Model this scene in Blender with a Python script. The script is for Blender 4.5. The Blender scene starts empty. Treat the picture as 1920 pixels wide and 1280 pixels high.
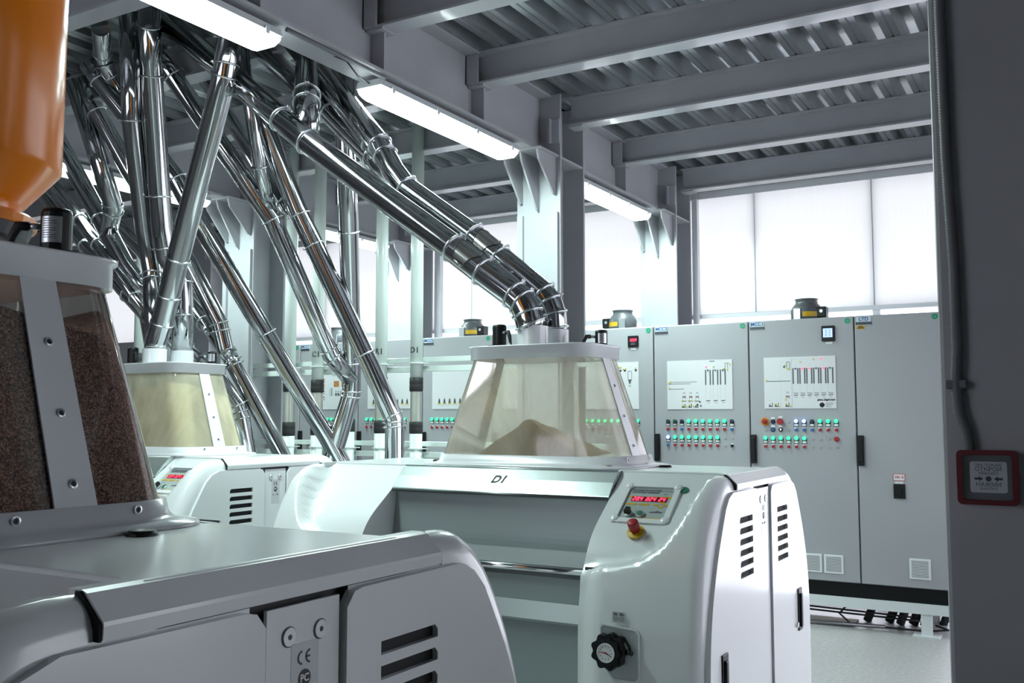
import bpy, bmesh, math, random
from mathutils import Vector, Matrix

random.seed(7)
PI = math.pi
SC = bpy.context.scene
COL = SC.collection

# ------------------------------------------------------------------ camera, world, exposure
cam_d = bpy.data.cameras.new('camera')
cam_d.sensor_width = 36.0
cam_d.lens = 36.0 * 1810.0 / 1920.0
cam_d.clip_start = 0.02
cam_o = bpy.data.objects.new('camera', cam_d)
COL.objects.link(cam_o)
PITCH, YAW = math.radians(4.58), math.radians(30.3)
cam_o.location = (0, 0, 1.54)
cam_o.rotation_euler = (PI / 2 + PITCH, 0, YAW)
SC.camera = cam_o

SC.view_settings.view_transform = 'Standard'
SC.view_settings.look = 'None'
SC.view_settings.exposure = 0.82
SC.view_settings.gamma = 1.0
SC.view_settings.use_curve_mapping = False

w = bpy.data.worlds.new('World')
SC.world = w
w.use_nodes = True
w.node_tree.nodes['Background'].inputs[0].default_value = (0.93, 0.94, 1.0, 1)
w.node_tree.nodes['Background'].inputs[1].default_value = 2.65

LAMP_WATT = 34.0         # each fluorescent batten
LAMP_GLOW = 7.0
LAMP_COL = (0.76, 1.0, 0.95)


# ------------------------------------------------------------------ materials
def lin(c):
    return tuple((x / 12.92 if x <= 0.04045 else ((x + 0.055) / 1.055) ** 2.4) for x in c)


MATS = {}


def mat(name, col=(0.8, 0.8, 0.8), rough=0.5, metal=0.0, coat=0.0, noise=0.0, nscale=6.0,
        emit=None, estr=0.0, bump=0.0, bscale=60.0, aniso=0.0, rnoise=0.0, spec=0.5, stretch=None):
    """plain procedural principled material; col is linear"""
    if name in MATS:
        return MATS[name]
    m = bpy.data.materials.new(name)
    m.use_nodes = True
    nt = m.node_tree
    b = nt.nodes['Principled BSDF']
    b.inputs['Base Color'].default_value = (*col, 1)
    b.inputs['Roughness'].default_value = rough
    b.inputs['Metallic'].default_value = metal
    b.inputs['Coat Weight'].default_value = coat
    b.inputs['Coat Roughness'].default_value = 0.10
    b.inputs['Specular IOR Level'].default_value = spec
    if noise or rnoise or bump:
        tc = nt.nodes.new('ShaderNodeTexCoord')
        mp = nt.nodes.new('ShaderNodeMapping')
        nt.links.new(tc.outputs['Object'], mp.inputs['Vector'])
        if stretch:
            mp.inputs['Scale'].default_value = stretch
    if noise:
        n = nt.nodes.new('ShaderNodeTexNoise')
        n.inputs['Scale'].default_value = nscale
        n.inputs['Detail'].default_value = 5
        nt.links.new(mp.outputs[0], n.inputs['Vector'])
        mx = nt.nodes.new('ShaderNodeMix')
        mx.data_type = 'RGBA'
        mx.inputs[6].default_value = (*[c * (1 - noise) for c in col], 1)
        mx.inputs[7].default_value = (*[min(1, c * (1 + noise)) for c in col], 1)
        nt.links.new(n.outputs['Fac'], mx.inputs[0])
        nt.links.new(mx.outputs[2], b.inputs['Base Color'])
    if rnoise:
        n2 = nt.nodes.new('ShaderNodeTexNoise')
        n2.inputs['Scale'].default_value = nscale * 1.7
        nt.links.new(mp.outputs[0], n2.inputs['Vector'])
        mr = nt.nodes.new('ShaderNodeMapRange')
        mr.inputs['To Min'].default_value = max(0.02, rough - rnoise)
        mr.inputs['To Max'].default_value = rough + rnoise
        nt.links.new(n2.outputs['Fac'], mr.inputs['Value'])
        nt.links.new(mr.outputs[0], b.inputs['Roughness'])
    if bump:
        n3 = nt.nodes.new('ShaderNodeTexNoise')
        n3.inputs['Scale'].default_value = bscale
        n3.inputs['Detail'].default_value = 4
        nt.links.new(mp.outputs[0], n3.inputs['Vector'])
        bp = nt.nodes.new('ShaderNodeBump')
        bp.inputs['Strength'].default_value = bump
        bp.inputs['Distance'].default_value = 0.01
        nt.links.new(n3.outputs['Fac'], bp.inputs['Height'])
        nt.links.new(bp.outputs[0], b.inputs['Normal'])
    if emit:
        b.inputs['Emission Color'].default_value = (*emit, 1)
        b.inputs['Emission Strength'].default_value = estr
    MATS[name] = m
    return m


def panel_mat():
    """thin translucent cladding: daylight outside shines through"""
    m = bpy.data.materials.new('cladding_panel')
    m.use_nodes = True
    nt = m.node_tree
    nt.nodes.clear()
    out = nt.nodes.new('ShaderNodeOutputMaterial')
    d = nt.nodes.new('ShaderNodeBsdfDiffuse')
    d.inputs[0].default_value = (0.8, 0.8, 0.83, 1)
    t = nt.nodes.new('ShaderNodeBsdfTranslucent')
    g = nt.nodes.new('ShaderNodeBsdfGlossy')
    g.inputs['Roughness'].default_value = 0.25
    tc = nt.nodes.new('ShaderNodeTexCoord')
    mp = nt.nodes.new('ShaderNodeMapping')
    mp.inputs['Scale'].default_value = (40, 1, 0.6)
    n = nt.nodes.new('ShaderNodeTexNoise')
    n.inputs['Scale'].default_value = 2.0
    mr = nt.nodes.new('ShaderNodeMapRange')
    mr.inputs['To Min'].default_value = 0.37
    mr.inputs['To Max'].default_value = 0.45
    cb = nt.nodes.new('ShaderNodeCombineColor')
    nt.links.new(tc.outputs['Object'], mp.inputs[0])
    nt.links.new(mp.outputs[0], n.inputs['Vector'])
    nt.links.new(n.outputs['Fac'], mr.inputs['Value'])
    for k in range(3):
        nt.links.new(mr.outputs[0], cb.inputs[k])
    nt.links.new(cb.outputs[0], t.inputs[0])
    m1 = nt.nodes.new('ShaderNodeMixShader')
    m1.inputs[0].default_value = 0.5
    m2 = nt.nodes.new('ShaderNodeMixShader')
    m2.inputs[0].default_value = 0.06
    nt.links.new(d.outputs[0], m1.inputs[1])
    nt.links.new(t.outputs[0], m1.inputs[2])
    nt.links.new(m1.outputs[0], m2.inputs[1])
    nt.links.new(g.outputs[0], m2.inputs[2])
    nt.links.new(m2.outputs[0], out.inputs['Surface'])
    return m


def glass_mat(name, tint, dust_col, dust_lo, dust_hi, scale=3.0, rough=0.05, seed=0.0, gloss=0.10, zfade=None):
    """thin acrylic sheet with a film of flour dust on it"""
    m = bpy.data.materials.new(name)
    m.use_nodes = True
    nt = m.node_tree
    nt.nodes.clear()
    out = nt.nodes.new('ShaderNodeOutputMaterial')
    tr = nt.nodes.new('ShaderNodeBsdfTransparent')
    tr.inputs[0].default_value = (*tint, 1)
    gl = nt.nodes.new('ShaderNodeBsdfGlossy')
    gl.inputs['Roughness'].default_value = rough
    fr = nt.nodes.new('ShaderNodeFresnel')
    fr.inputs[0].default_value = 1.45
    mul = nt.nodes.new('ShaderNodeMath')
    mul.operation = 'ADD'
    mul.inputs[1].default_value = gloss * 0.3
    nt.links.new(fr.outputs[0], mul.inputs[0])
    clean = nt.nodes.new('ShaderNodeMixShader')
    df = nt.nodes.new('ShaderNodeBsdfDiffuse')
    df.inputs[0].default_value = (*dust_col, 1)
    tl = nt.nodes.new('ShaderNodeBsdfTranslucent')
    tl.inputs[0].default_value = (*dust_col, 1)
    du = nt.nodes.new('ShaderNodeMixShader')
    du.inputs[0].default_value = 0.45
    nt.links.new(df.outputs[0], du.inputs[1])
    nt.links.new(tl.outputs[0], du.inputs[2])
    mix = nt.nodes.new('ShaderNodeMixShader')
    tc = nt.nodes.new('ShaderNodeTexCoord')
    mp = nt.nodes.new('ShaderNodeMapping')
    mp.inputs['Location'].default_value = (seed, seed * 0.7, seed * 0.3)
    mp.inputs['Scale'].default_value = (1, 1, 0.55)
    n = nt.nodes.new('ShaderNodeTexNoise')
    n.inputs['Scale'].default_value = scale
    n.inputs['Detail'].default_value = 6
    n.inputs['Distortion'].default_value = 0.6
    mr = nt.nodes.new('ShaderNodeMapRange')
    mr.inputs['From Min'].default_value = 0.35
    mr.inputs['From Max'].default_value = 0.65
    mr.inputs['To Min'].default_value = dust_lo
    mr.inputs['To Max'].default_value = dust_hi
    nt.links.new(tc.outputs['Object'], mp.inputs[0])
    nt.links.new(mp.outputs[0], n.inputs['Vector'])
    nt.links.new(n.outputs['Fac'], mr.inputs['Value'])
    fac = mr.outputs[0]
    nt.links.new(fac, mix.inputs[0])
    nt.links.new(tr.outputs[0], mix.inputs[1])
    nt.links.new(du.outputs[0], mix.inputs[2])
    nt.links.new(mul.outputs[0], clean.inputs[0])
    nt.links.new(mix.outputs[0], clean.inputs[1])
    nt.links.new(gl.outputs[0], clean.inputs[2])
    nt.links.new(clean.outputs[0], out.inputs['Surface'])
    return m


def grain_mat(name, c1, c2, c3, scale, bump=0.6):
    m = bpy.data.materials.new(name)
    m.use_nodes = True
    nt = m.node_tree
    b = nt.nodes['Principled BSDF']
    b.inputs['Roughness'].default_value = 0.75
    tc = nt.nodes.new('ShaderNodeTexCoord')
    v = nt.nodes.new('ShaderNodeTexVoronoi')
    v.inputs['Scale'].default_value = scale
    cr = nt.nodes.new('ShaderNodeValToRGB')
    e = cr.color_ramp.elements
    e[0].color = (*c1, 1)
    e[1].color = (*c3, 1)
    k = e.new(0.5)
    k.color = (*c2, 1)
    sp = nt.nodes.new('ShaderNodeSeparateColor')
    nt.links.new(tc.outputs['Object'], v.inputs['Vector'])
    nt.links.new(v.outputs['Color'], sp.inputs[0])
    nt.links.new(sp.outputs[0], cr.inputs[0])
    nt.links.new(cr.outputs[0], b.inputs['Base Color'])
    bp = nt.nodes.new('ShaderNodeBump')
    bp.inputs['Strength'].default_value = bump
    bp.inputs['Distance'].default_value = 0.004
    bp.invert = True
    nt.links.new(v.outputs['Distance'], bp.inputs['Height'])
    nt.links.new(bp.outputs[0], b.inputs['Normal'])
    return m


WHITE = mat('mill_white_paint', (0.71, 0.735, 0.745), 0.25, coat=0.35, bump=0.015, bscale=5)
WHITE2 = mat('hopper_white_paint', (0.66, 0.67, 0.70), 0.25, coat=0.4)
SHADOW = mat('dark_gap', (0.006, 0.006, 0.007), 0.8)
BODYGREY = mat('mill_inner_body', (0.05, 0.052, 0.055), 0.6)
ALU = mat('brushed_aluminium', (0.56, 0.62, 0.61), 0.32, 0.75, bump=0.02, bscale=30, stretch=(1, 30, 30))
GUARD = mat('roll_guard_grey', (0.25, 0.285, 0.29), 0.33, 0.25)
CHROME = mat('chrome', (0.80, 0.80, 0.82), 0.08, 1.0)
STEEL = mat('polished_stainless', (0.50, 0.51, 0.525), 0.085, 1.0, rnoise=0.035, nscale=4)
STEEL2 = mat('socket_stainless', (0.6, 0.59, 0.57), 0.17, 1.0)
RING = mat('zinc_clamp', (0.55, 0.58, 0.60), 0.25, 1.0)
BEAM = mat('grey_beam_paint', (0.34, 0.345, 0.375), 0.42, coat=0.6, noise=0.16, nscale=2.5)
COLM = mat('grey_column_paint', (0.36, 0.365, 0.39), 0.42, noise=0.14, nscale=3)
DECK = mat('galvanised_deck', (0.36, 0.385, 0.40), 0.27, 0.75, noise=0.2, nscale=9)
SLAB = mat('slab_concrete', (0.2, 0.2, 0.2), 0.9, noise=0.2)
FLOORM = mat('floor_concrete', (0.42, 0.40, 0.40), 0.4, noise=0.42, nscale=38, bump=0.35, bscale=150)
WALLG = mat('plain_wall_grey', (0.30, 0.30, 0.31), 0.8, noise=0.1)
CAB = mat('cabinet_grey', (0.36, 0.36, 0.385), 0.5, bump=0.02, bscale=400)
CABW = mat('cabinet_frame_white', (0.66, 0.68, 0.70), 0.4)
BLACK = mat('black_plastic', (0.008, 0.008, 0.009), 0.4, spec=0.3)
BLACKM = mat('black_plinth', (0.006, 0.006, 0.007), 0.6, spec=0.2)
RUBBER = mat('black_rubber', (0.018, 0.018, 0.02), 0.55)
WPIPE = mat('white_riser_pipe', (0.66, 0.73, 0.70), 0.3, coat=0.2)
ORANGE = mat('orange_paint', (0.80, 0.215, 0.003), 0.2, coat=0.0, spec=0.35, bump=0.02, bscale=25)
RED = mat('red_plastic', (0.32, 0.012, 0.014), 0.4)
REDD = mat('dark_red_plastic', (0.105, 0.004, 0.010), 0.3)
YELLOW = mat('yellow_plastic', (0.55, 0.33, 0.01), 0.4)
BLUEB = mat('blue_button', (0.03, 0.11, 0.32), 0.35)
LABW = mat('label_white', (0.72, 0.73, 0.74), 0.5)
PANELW = mat('mimic_white', (0.66, 0.66, 0.68), 0.4)
INK = mat('black_ink', (0.012, 0.012, 0.015), 0.6)
GREYINK = mat('grey_ink', (0.10, 0.105, 0.12), 0.6)
THININK = mat('faint_ink', (0.42, 0.42, 0.45), 0.6)
REDINK = mat('red_ink', (0.45, 0.02, 0.03), 0.5)
BLUEINK = mat('blue_ink', (0.03, 0.09, 0.30), 0.5)
GREENP = mat('green_sticker', (0.015, 0.28, 0.15), 0.4)
GREEND = mat('dark_green_sticker', (0.02, 0.15, 0.09), 0.4)
SILVER = mat('silver_plate', (0.55, 0.57, 0.60), 0.3, 0.8)
FAN = mat('fan_dark_grey', (0.085, 0.09, 0.10), 0.4)
CONDUIT = mat('grey_conduit', (0.12, 0.125, 0.14), 0.5)
LAMPBODY = mat('lamp_housing', (0.55, 0.58, 0.60), 0.4)
DIFFUSER = mat('lamp_diffuser', (0.9, 0.9, 0.9), 0.4, emit=(0.88, 1.0, 0.97), estr=LAMP_GLOW)
LED_G = mat('green_indicator', (0.02, 0.4, 0.15), 0.3, emit=(0.03, 0.85, 0.30), estr=1.3)
LED_GD = mat('dark_green_indicator', (0.012, 0.07, 0.04), 0.3)
LED_B = mat('blue_indicator', (0.1, 0.2, 0.6), 0.3, emit=(0.22, 0.38, 1.0), estr=2.2)
LED_BD = mat('dark_blue_indicator', (0.01, 0.02, 0.05), 0.3)
LED_R = mat('red_digits', (0.6, 0.02, 0.05), 0.3, emit=(1.0, 0.04, 0.10), estr=2.0)
LED_Y = mat('yellow_indicator', (0.6, 0.55, 0.05), 0.3)
SCREEN = mat('meter_screen', (0.1, 0.15, 0.4), 0.2, emit=(0.30, 0.42, 1.0), estr=1.2)
FASCIA = mat('control_fascia', (0.36, 0.40, 0.39), 0.35)
TRIMW = mat('white_trim', (0.62, 0.63, 0.66), 0.45)
PANEL = panel_mat()
CLEAR = glass_mat('window_glass', (0.97, 0.98, 1.0), (0.8, 0.8, 0.8), 0.0, 0.02)
AC_GRAIN = glass_mat('acrylic_over_grain', (0.97, 0.95, 0.93), (0.60, 0.50, 0.45), 0.0, 0.20, 5.0, 0.04, 2.0)
AC_FLOUR = glass_mat('acrylic_dusty', (0.97, 0.96, 0.92), (0.81, 0.76, 0.64), 0.22, 0.56, 3.2, 0.06, 5.0)
AC_CREAM = glass_mat('acrylic_cream_dust', (0.95, 0.93, 0.85), (0.88, 0.83, 0.66), 0.30, 0.80, 4.0, 0.04, 9.0, 0.2)
SIGHT = glass_mat('sight_glass', (0.9, 0.92, 0.88), (0.72, 0.72, 0.66), 0.45, 0.7, 6.0)
GRAIN = grain_mat('wheat_bran', (0.075, 0.033, 0.024), (0.30, 0.145, 0.105), (0.72, 0.43, 0.31), 330, 0.9)
FLOUR = grain_mat('semolina', (0.42, 0.29, 0.15), (0.60, 0.45, 0.26), (0.74, 0.59, 0.38), 700, 0.4)
CREAM = grain_mat('cream_meal', (0.72, 0.64, 0.44), (0.80, 0.72, 0.52), (0.86, 0.80, 0.62), 800, 0.2)


# ------------------------------------------------------------------ mesh building
class MB:
    def __init__(self):
        self.v, self.f, self.s = [], [], []
        self.M = None

    def add(self, vs, fs, smooth=False):
        o = len(self.v)
        for p in vs:
            p = Vector(p)
            self.v.append(self.M @ p if self.M is not None else p)
        for f in fs:
            self.f.append([o + i for i in f])
            self.s.append(smooth)
        return self

    def box(self, a, b, c=0.0):
        x0, y0, z0 = [min(a[i], b[i]) for i in range(3)]
        x1, y1, z1 = [max(a[i], b[i]) for i in range(3)]
        if c <= 0:
            vs = [(x0, y0, z0), (x1, y0, z0), (x1, y1, z0), (x0, y1, z0),
                  (x0, y0, z1), (x1, y0, z1), (x1, y1, z1), (x0, y1, z1)]
            return self.add(vs, [(0, 3, 2, 1), (4, 5, 6, 7), (0, 1, 5, 4), (1, 2, 6, 5), (2, 3, 7, 6), (3, 0, 4, 7)])
        vs, fs = [], []
        bm = bmesh.new()
        bmesh.ops.create_cube(bm, size=1.0)
        for vv in bm.verts:
            vv.co = Vector(((x0 + x1) / 2 + vv.co.x * (x1 - x0), (y0 + y1) / 2 + vv.co.y * (y1 - y0),
                            (z0 + z1) / 2 + vv.co.z * (z1 - z0)))
        bmesh.ops.bevel(bm, geom=list(bm.edges), offset=c, segments=2, affect='EDGES', profile=0.5)
        bm.verts.index_update()
        vs = [vv.co.copy() for vv in bm.verts]
        fs = [[vv.index for vv in f.verts] for f in bm.faces]
        bm.free()
        return self.add(vs, fs)

    def prism(self, poly, axis, a, b):
        """extrude a 2D polygon along axis; poly coords are the two other axes in order"""
        def P(u, w_, t):
            return {'x': (t, u, w_), 'y': (u, t, w_), 'z': (u, w_, t)}[axis]
        n = len(poly)
        vs = [P(u, w_, a) for u, w_ in poly] + [P(u, w_, b) for u, w_ in poly]
        fs = [list(range(n))[::-1], list(range(n, 2 * n))]
        for i in range(n):
            j = (i + 1) % n
            fs.append((i, j, n + j, n + i))
        return self.add(vs, fs)

    def tube(self, pts, r, n=20, caps=True, smooth=True):
        pts = [Vector(p) for p in pts]
        k = len(pts)
        rs = r if isinstance(r, (list, tuple)) else [r] * k
        t0 = (pts[1] - pts[0]).normalized()
        ref = Vector((0, 0, 1)) if abs(t0.z) < 0.9 else Vector((1, 0, 0))
        u = t0.cross(ref).normalized()
        vs, fs = [], []
        for i in range(k):
            a = (pts[i] - pts[i - 1]).normalized() if i else t0
            b = (pts[i + 1] - pts[i]).normalized() if i < k - 1 else a
            t = (a + b)
            t = t.normalized() if t.length > 1e-6 else a
            u = (u - a * u.dot(a)).normalized()
            w_ = a.cross(u)
            ct = max(0.3, t.dot(a))
            for q in range(n):
                an = 2 * PI * q / n
                d = u * math.cos(an) + w_ * math.sin(an)
                d = d * rs[i]
                d = d - a * (d.dot(t) / ct)          # mitre
                vs.append(pts[i] + d)
            u = (u - b * u.dot(b)).normalized()
        for i in range(k - 1):
            for q in range(n):
                p = (q + 1) % n
                fs.append((i * n + q, i * n + p, (i + 1) * n + p, (i + 1) * n + q))
        self.add(vs, fs, smooth)
        if caps:
            o = len(self.v) - k * n
            self.f.append([o + q for q in range(n)][::-1])
            self.s.append(False)
            self.f.append([o + (k - 1) * n + q for q in range(n)])
            self.s.append(False)
        return self

    def cyl(self, a, b, r, n=20, r2=None):
        return self.tube([a, b], [r, r if r2 is None else r2], n)

    def torus(self, c, axis, R, r, n=24, m=8):
        axis = Vector(axis).normalized()
        ref = Vector((0, 0, 1)) if abs(axis.z) < 0.9 else Vector((1, 0, 0))
        u = axis.cross(ref).normalized()
        w_ = axis.cross(u)
        c = Vector(c)
        vs, fs = [], []
        for i in range(n):
            a = 2 * PI * i / n
            d = u * math.cos(a) + w_ * math.sin(a)
            for j in range(m):
                b = 2 * PI * j / m
                vs.append(c + d * (R + r * math.cos(b)) + axis * (r * math.sin(b)))
        for i in range(n):
            for j in range(m):
                fs.append((i * m + j, ((i + 1) % n) * m + j, ((i + 1) % n) * m + (j + 1) % m, i * m + (j + 1) % m))
        return self.add(vs, fs, True)

    def lathe(self, prof, c, n=32, smooth=True):
        """prof: (r, z) list about a vertical axis through c"""
        vs, fs = [], []
        for r, z in prof:
            for q in range(n):
                a = 2 * PI * q / n
                vs.append((c[0] + r * math.cos(a), c[1] + r * math.sin(a), c[2] + z))
        for i in range(len(prof) - 1):
            for q in range(n):
                p = (q + 1) % n
                fs.append((i * n + q, i * n + p, (i + 1) * n + p, (i + 1) * n + q))
        return self.add(vs, fs, smooth)

    def loft(self, rings, cap0=True, cap1=True, smooth=True):
        n = len(rings[0])
        vs = [p for r in rings for p in r]
        fs = []
        for i in range(len(rings) - 1):
            for q in range(n):
                p = (q + 1) % n
                fs.append((i * n + q, i * n + p, (i + 1) * n + p, (i + 1) * n + q))
        self.add(vs, fs, smooth)
        o = len(self.v) - len(vs)
        if cap0:
            self.f.append([o + q for q in range(n)][::-1])
            self.s.append(False)
        if cap1:
            self.f.append([o + (len(rings) - 1) * n + q for q in range(n)])
            self.s.append(False)
        return self

    def mesh(self, name, material, recalc=True):
        me = bpy.data.meshes.new(name)
        me.from_pydata([tuple(p) for p in self.v], [], self.f)
        me.polygons.foreach_set('use_smooth', self.s)
        me.materials.append(material)
        if recalc:
            bm = bmesh.new()
            bm.from_mesh(me)
            bmesh.ops.recalc_face_normals(bm, faces=list(bm.faces))
            bm.to_mesh(me)
            bm.free()
        me.update()
        return me


def link(name, data, parent=None, loc=None, kind=None, label=None, cat=None, group=None):
    o = bpy.data.objects.new(name, data)
    COL.objects.link(o)
    if parent is not None:
        o.parent = parent
    if loc is not None:
        o.location = loc
    if kind:
        o['kind'] = kind
    if label:
        o['label'] = label
    if cat:
        o['category'] = cat
    if group:
        o['group'] = group
    return o


def obj(name, mb, material, parent=None, recalc=True, **kw):
    return link(name, mb.mesh(name, material, recalc), parent, **kw)


def thing(name, label, cat, loc=(0, 0, 0), group=None):
    return link(name, None, None, loc, None, label, cat, group)


def rrect(hx, hy, r, z, n=6, cx=0.0, cy=0.0):
    pts = []
    for (sx, sy, a0) in ((1, 1, 0), (-1, 1, PI / 2), (-1, -1, PI), (1, -1, 1.5 * PI)):
        for k in range(n + 1):
            a = a0 + PI / 2 * k / n
            pts.append((cx + sx * (hx - r) + r * math.cos(a), cy + sy * (hy - r) + r * math.sin(a), z))
    return pts


def rrect2(x0, y0, x1, y1, r, n=4):
    return [(p[0], p[1]) for p in rrect((x1 - x0) / 2, (y1 - y0) / 2, r, 0, n, (x0 + x1) / 2, (y0 + y1) / 2)]


def curve_mesh(name, polys, thick, material):
    """2D polygons (first outlines, then holes) filled and extruded; lies in XY, thickness about z=0"""
    cu = bpy.data.curves.new(name, 'CURVE')
    cu.dimensions = '2D'
    cu.fill_mode = 'BOTH'
    cu.extrude = thick / 2
    for poly in polys:
        sp = cu.splines.new('POLY')
        sp.points.add(len(poly) - 1)
        for i, p in enumerate(poly):
            sp.points[i].co = (p[0], p[1], 0, 1)
        sp.use_cyclic_u = True
    ob = bpy.data.objects.new(name, cu)
    me = bpy.data.meshes.new_from_object(ob)
    bpy.data.objects.remove(ob)
    bpy.data.curves.remove(cu)
    me.name = name
    me.materials.clear()
    me.materials.append(material)
    return me


def text_mesh(name, body, size, material, shear=0.0, align='CENTER', bold=0.0, spacing=1.0):
    cu = bpy.data.curves.new(name, 'FONT')
    cu.body = body
    cu.size = size
    cu.shear = shear
    cu.align_x = align
    cu.align_y = 'CENTER'
    cu.offset = bold
    cu.space_character = spacing
    cu.extrude = 0.0002
    cu.resolution_u = 3
    ob = bpy.data.objects.new(name, cu)
    me = bpy.data.meshes.new_from_object(ob)
    bpy.data.objects.remove(ob)
    bpy.data.curves.remove(cu)
    me.name = name
    me.materials.clear()
    me.materials.append(material)
    return me


def frame(origin, right, up):
    r = Vector(right).normalized()
    u = Vector(up)
    u = (u - r * u.dot(r)).normalized()
    n = r.cross(u)
    M = Matrix((r, u, n)).transposed().to_4x4()
    M.translation = Vector(origin)
    return M


def place(me, M, parent=None, name=None):
    """bake a placement into mesh data and link it as a child"""
    me.transform(M)
    return link(name or me.name, me, parent)


def copy_tree(o, parent=None):
    c = o.copy()
    COL.objects.link(c)
    if parent is not None:
        c.parent = parent
    for ch in list(o.children):
        copy_tree(ch, c)
    return c

# ------------------------------------------------------------------ room shell
obj('floor', MB().box((-13.2, -3.2, -0.12), (3.4, 8.6, 0)), FLOORM, kind='structure')
obj('wall_left', MB().box((-13.3, -3.2, 0), (-13.1, 8.6, 4.1)), WALLG, kind='structure')
wfm = MB().box((-13.3, -3.3, 0), (3.4, -3.1, 1.1)).box((-13.3, -3.3, 3.0), (3.4, -3.1, 4.1))
wfm.box((-13.3, -3.3, 1.1), (-5.4, -3.1, 3.0)).box((-2.07, -3.3, 1.1), (3.4, -3.1, 3.0))
obj('wall_front', wfm, WALLG, kind='structure')
f = MB()
for x in (-5.37, -4.3, -3.2, -2.1):
    f.box((x - 0.03, -3.24, 1.1), (x + 0.03, -3.17, 3.0))
f.box((-5.4, -3.24, 1.1), (-2.07, -3.17, 1.16)).box((-5.4, -3.24, 2.94), (-2.07, -3.17, 3.0)).box((-5.4, -3.24, 2.0), (-2.07, -3.17, 2.05))
w4 = obj('window_4', f, TRIMW, kind='structure')  # unseen window added behind the camera to give the room fill light
for x0, x1 in ((-5.34, -4.33), (-4.27, -3.23), (-3.17, -2.13)):
    for z0, z1 in ((1.16, 2.0), (2.05, 2.94)):
        obj('pane', MB().box((x0, -3.207, z0), (x1, -3.203, z1)), CLEAR, w4)
wr = MB()
wr.box((3.2, -3.1, 0), (3.4, 8.45, 0.12)).box((3.2, -3.1, 3.2), (3.4, 8.45, 4.1))
wr.box((3.2, -3.1, 0.12), (3.4, 2.6, 3.2)).box((3.2, 8.1, 0.12), (3.4, 8.45, 3.2))
wr.box((3.2, 5.2, 0.12), (3.4, 5.5, 3.2))
obj('wall_right', wr, WALLG, kind='structure')
for k, (a, b) in enumerate(((2.6, 5.2), (5.5, 8.1))):
    f = MB()
    for y in (a + 0.03, (a + b) / 2, b - 0.03):
        f.box((3.25, y - 0.03, 0.12), (3.31, y + 0.03, 3.2))
    f.box((3.25, a, 0.12), (3.31, b, 0.18)).box((3.25, a, 3.14), (3.31, b, 3.2)).box((3.25, a, 1.95), (3.31, b, 2.0))
    wi = obj('window_%d' % (k + 2), f, TRIMW, kind='structure')
    for (p, q) in ((a + 0.06, (a + b) / 2 - 0.03), ((a + b) / 2 + 0.03, b - 0.06)):
        for (z0, z1) in ((0.18, 1.95), (2.0, 3.14)):
            obj('pane', MB().box((3.278, p, z0), (3.282, q, z1)), CLEAR, wi)

# back wall: girts and rails carry translucent cladding sheets; glazing band below them
wb = MB()
wb.box((-13.1, 8.44, 3.555), (3.2, 8.56, 3.62))
wb.box((-13.1, 8.5, 3.62), (3.2, 8.6, 4.1))
wb.box((-13.1, 8.46, 2.45), (3.2, 8.56, 2.488))
wall_back = obj('wall_back', wb, TRIMW, kind='structure')


def sheet(x0, x1, z0, z1, y, d=0.035):
    m = MB()
    vs = [(x0, y, z0), (x1, y, z0), (x1, y, z1), (x0, y, z1),
          (x0, y + d, z0), (x1, y + d, z0), (x1, y + d, z1), (x0, y + d, z1)]
    m.add(vs, [(0, 1, 2, 3), (0, 4, 5, 1), (1, 5, 6, 2), (2, 6, 7, 3), (3, 7, 4, 0)])
    return m


for k in range(-12, 5):
    x0 = -1.43 + k
    x1 = x0 + 1.0
    x0, x1 = max(x0, -13.1), min(x1, 3.2)
    obj('wall_panel', sheet(x0 + 0.004, x1 - 0.004, 2.488, 3.556, 8.455), PANEL, wall_back, recalc=False)
tr = MB()
for k in range(-12, 5):
    tr.box((-1.43 + k - 0.012, 8.47, 2.488), (-1.43 + k + 0.012, 8.5, 3.556))
obj('trim_1', tr, BEAM, kind='structure')

wf = MB()
for k in range(-7, 3):
    wf.box((2.0 * k + 0.55, 8.47, 0.0), (2.0 * k + 0.61, 8.53, 2.45))
wf.box((-13.1, 8.46, 0.0), (3.2, 8.54, 0.05))
win = obj('window_1', wf, TRIMW, kind='structure')
for k in range(-7, 3):
    a, b = max(-13.1, 2.0 * k - 1.39), 2.0 * k + 0.55
    if b > a:
        obj('pane', MB().box((a, 8.498, 0.05), (b, 8.502, 2.45)), CLEAR, win)

# ceiling: slab on trapezoidal steel deck, ribs running away from the camera
ceil = obj('ceiling', MB().box((-13.2, -3.2, 3.862), (3.3, 8.6, 4.1)), SLAB, kind='structure')
PIT = 0.1875


def deck_profile():
    pr = []
    for k in range(4):
        x = k * PIT
        pr += [(x, 3.856), (x + 0.045, 3.856), (x + 0.072, 3.782), (x + 0.108, 3.782), (x + 0.112, 3.788),
               (x + 0.117, 3.788), (x + 0.121, 3.782), (x + 0.157, 3.782), (x + 0.1845, 3.856)]
    pr.append((4 * PIT, 3.856))
    return pr


pr = deck_profile()
dm = MB()
n = len(pr)
dm.add([(x, -3.1, z) for x, z in pr] + [(x, 8.5, z) for x, z in pr], [(i, i + 1, n + i + 1, n + i) for i in range(n - 1)])
deck_me = dm.mesh('deck_sheet', DECK, False)
for k in range(22):
    link('deck_sheet', deck_me, ceil, (-13.15 + 0.75 * k, 0, 0))


def i_poly(c, w_, z0, z1, tf, tw):
    h, t = w_ / 2, tw / 2
    return [(c - h, z0), (c + h, z0), (c + h, z0 + tf), (c + t, z0 + tf), (c + t, z1 - tf), (c + h, z1 - tf), (c + h, z1),
            (c - h, z1), (c - h, z1 - tf), (c - t, z1 - tf), (c - t, z0 + tf), (c - h, z0 + tf)]


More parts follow.
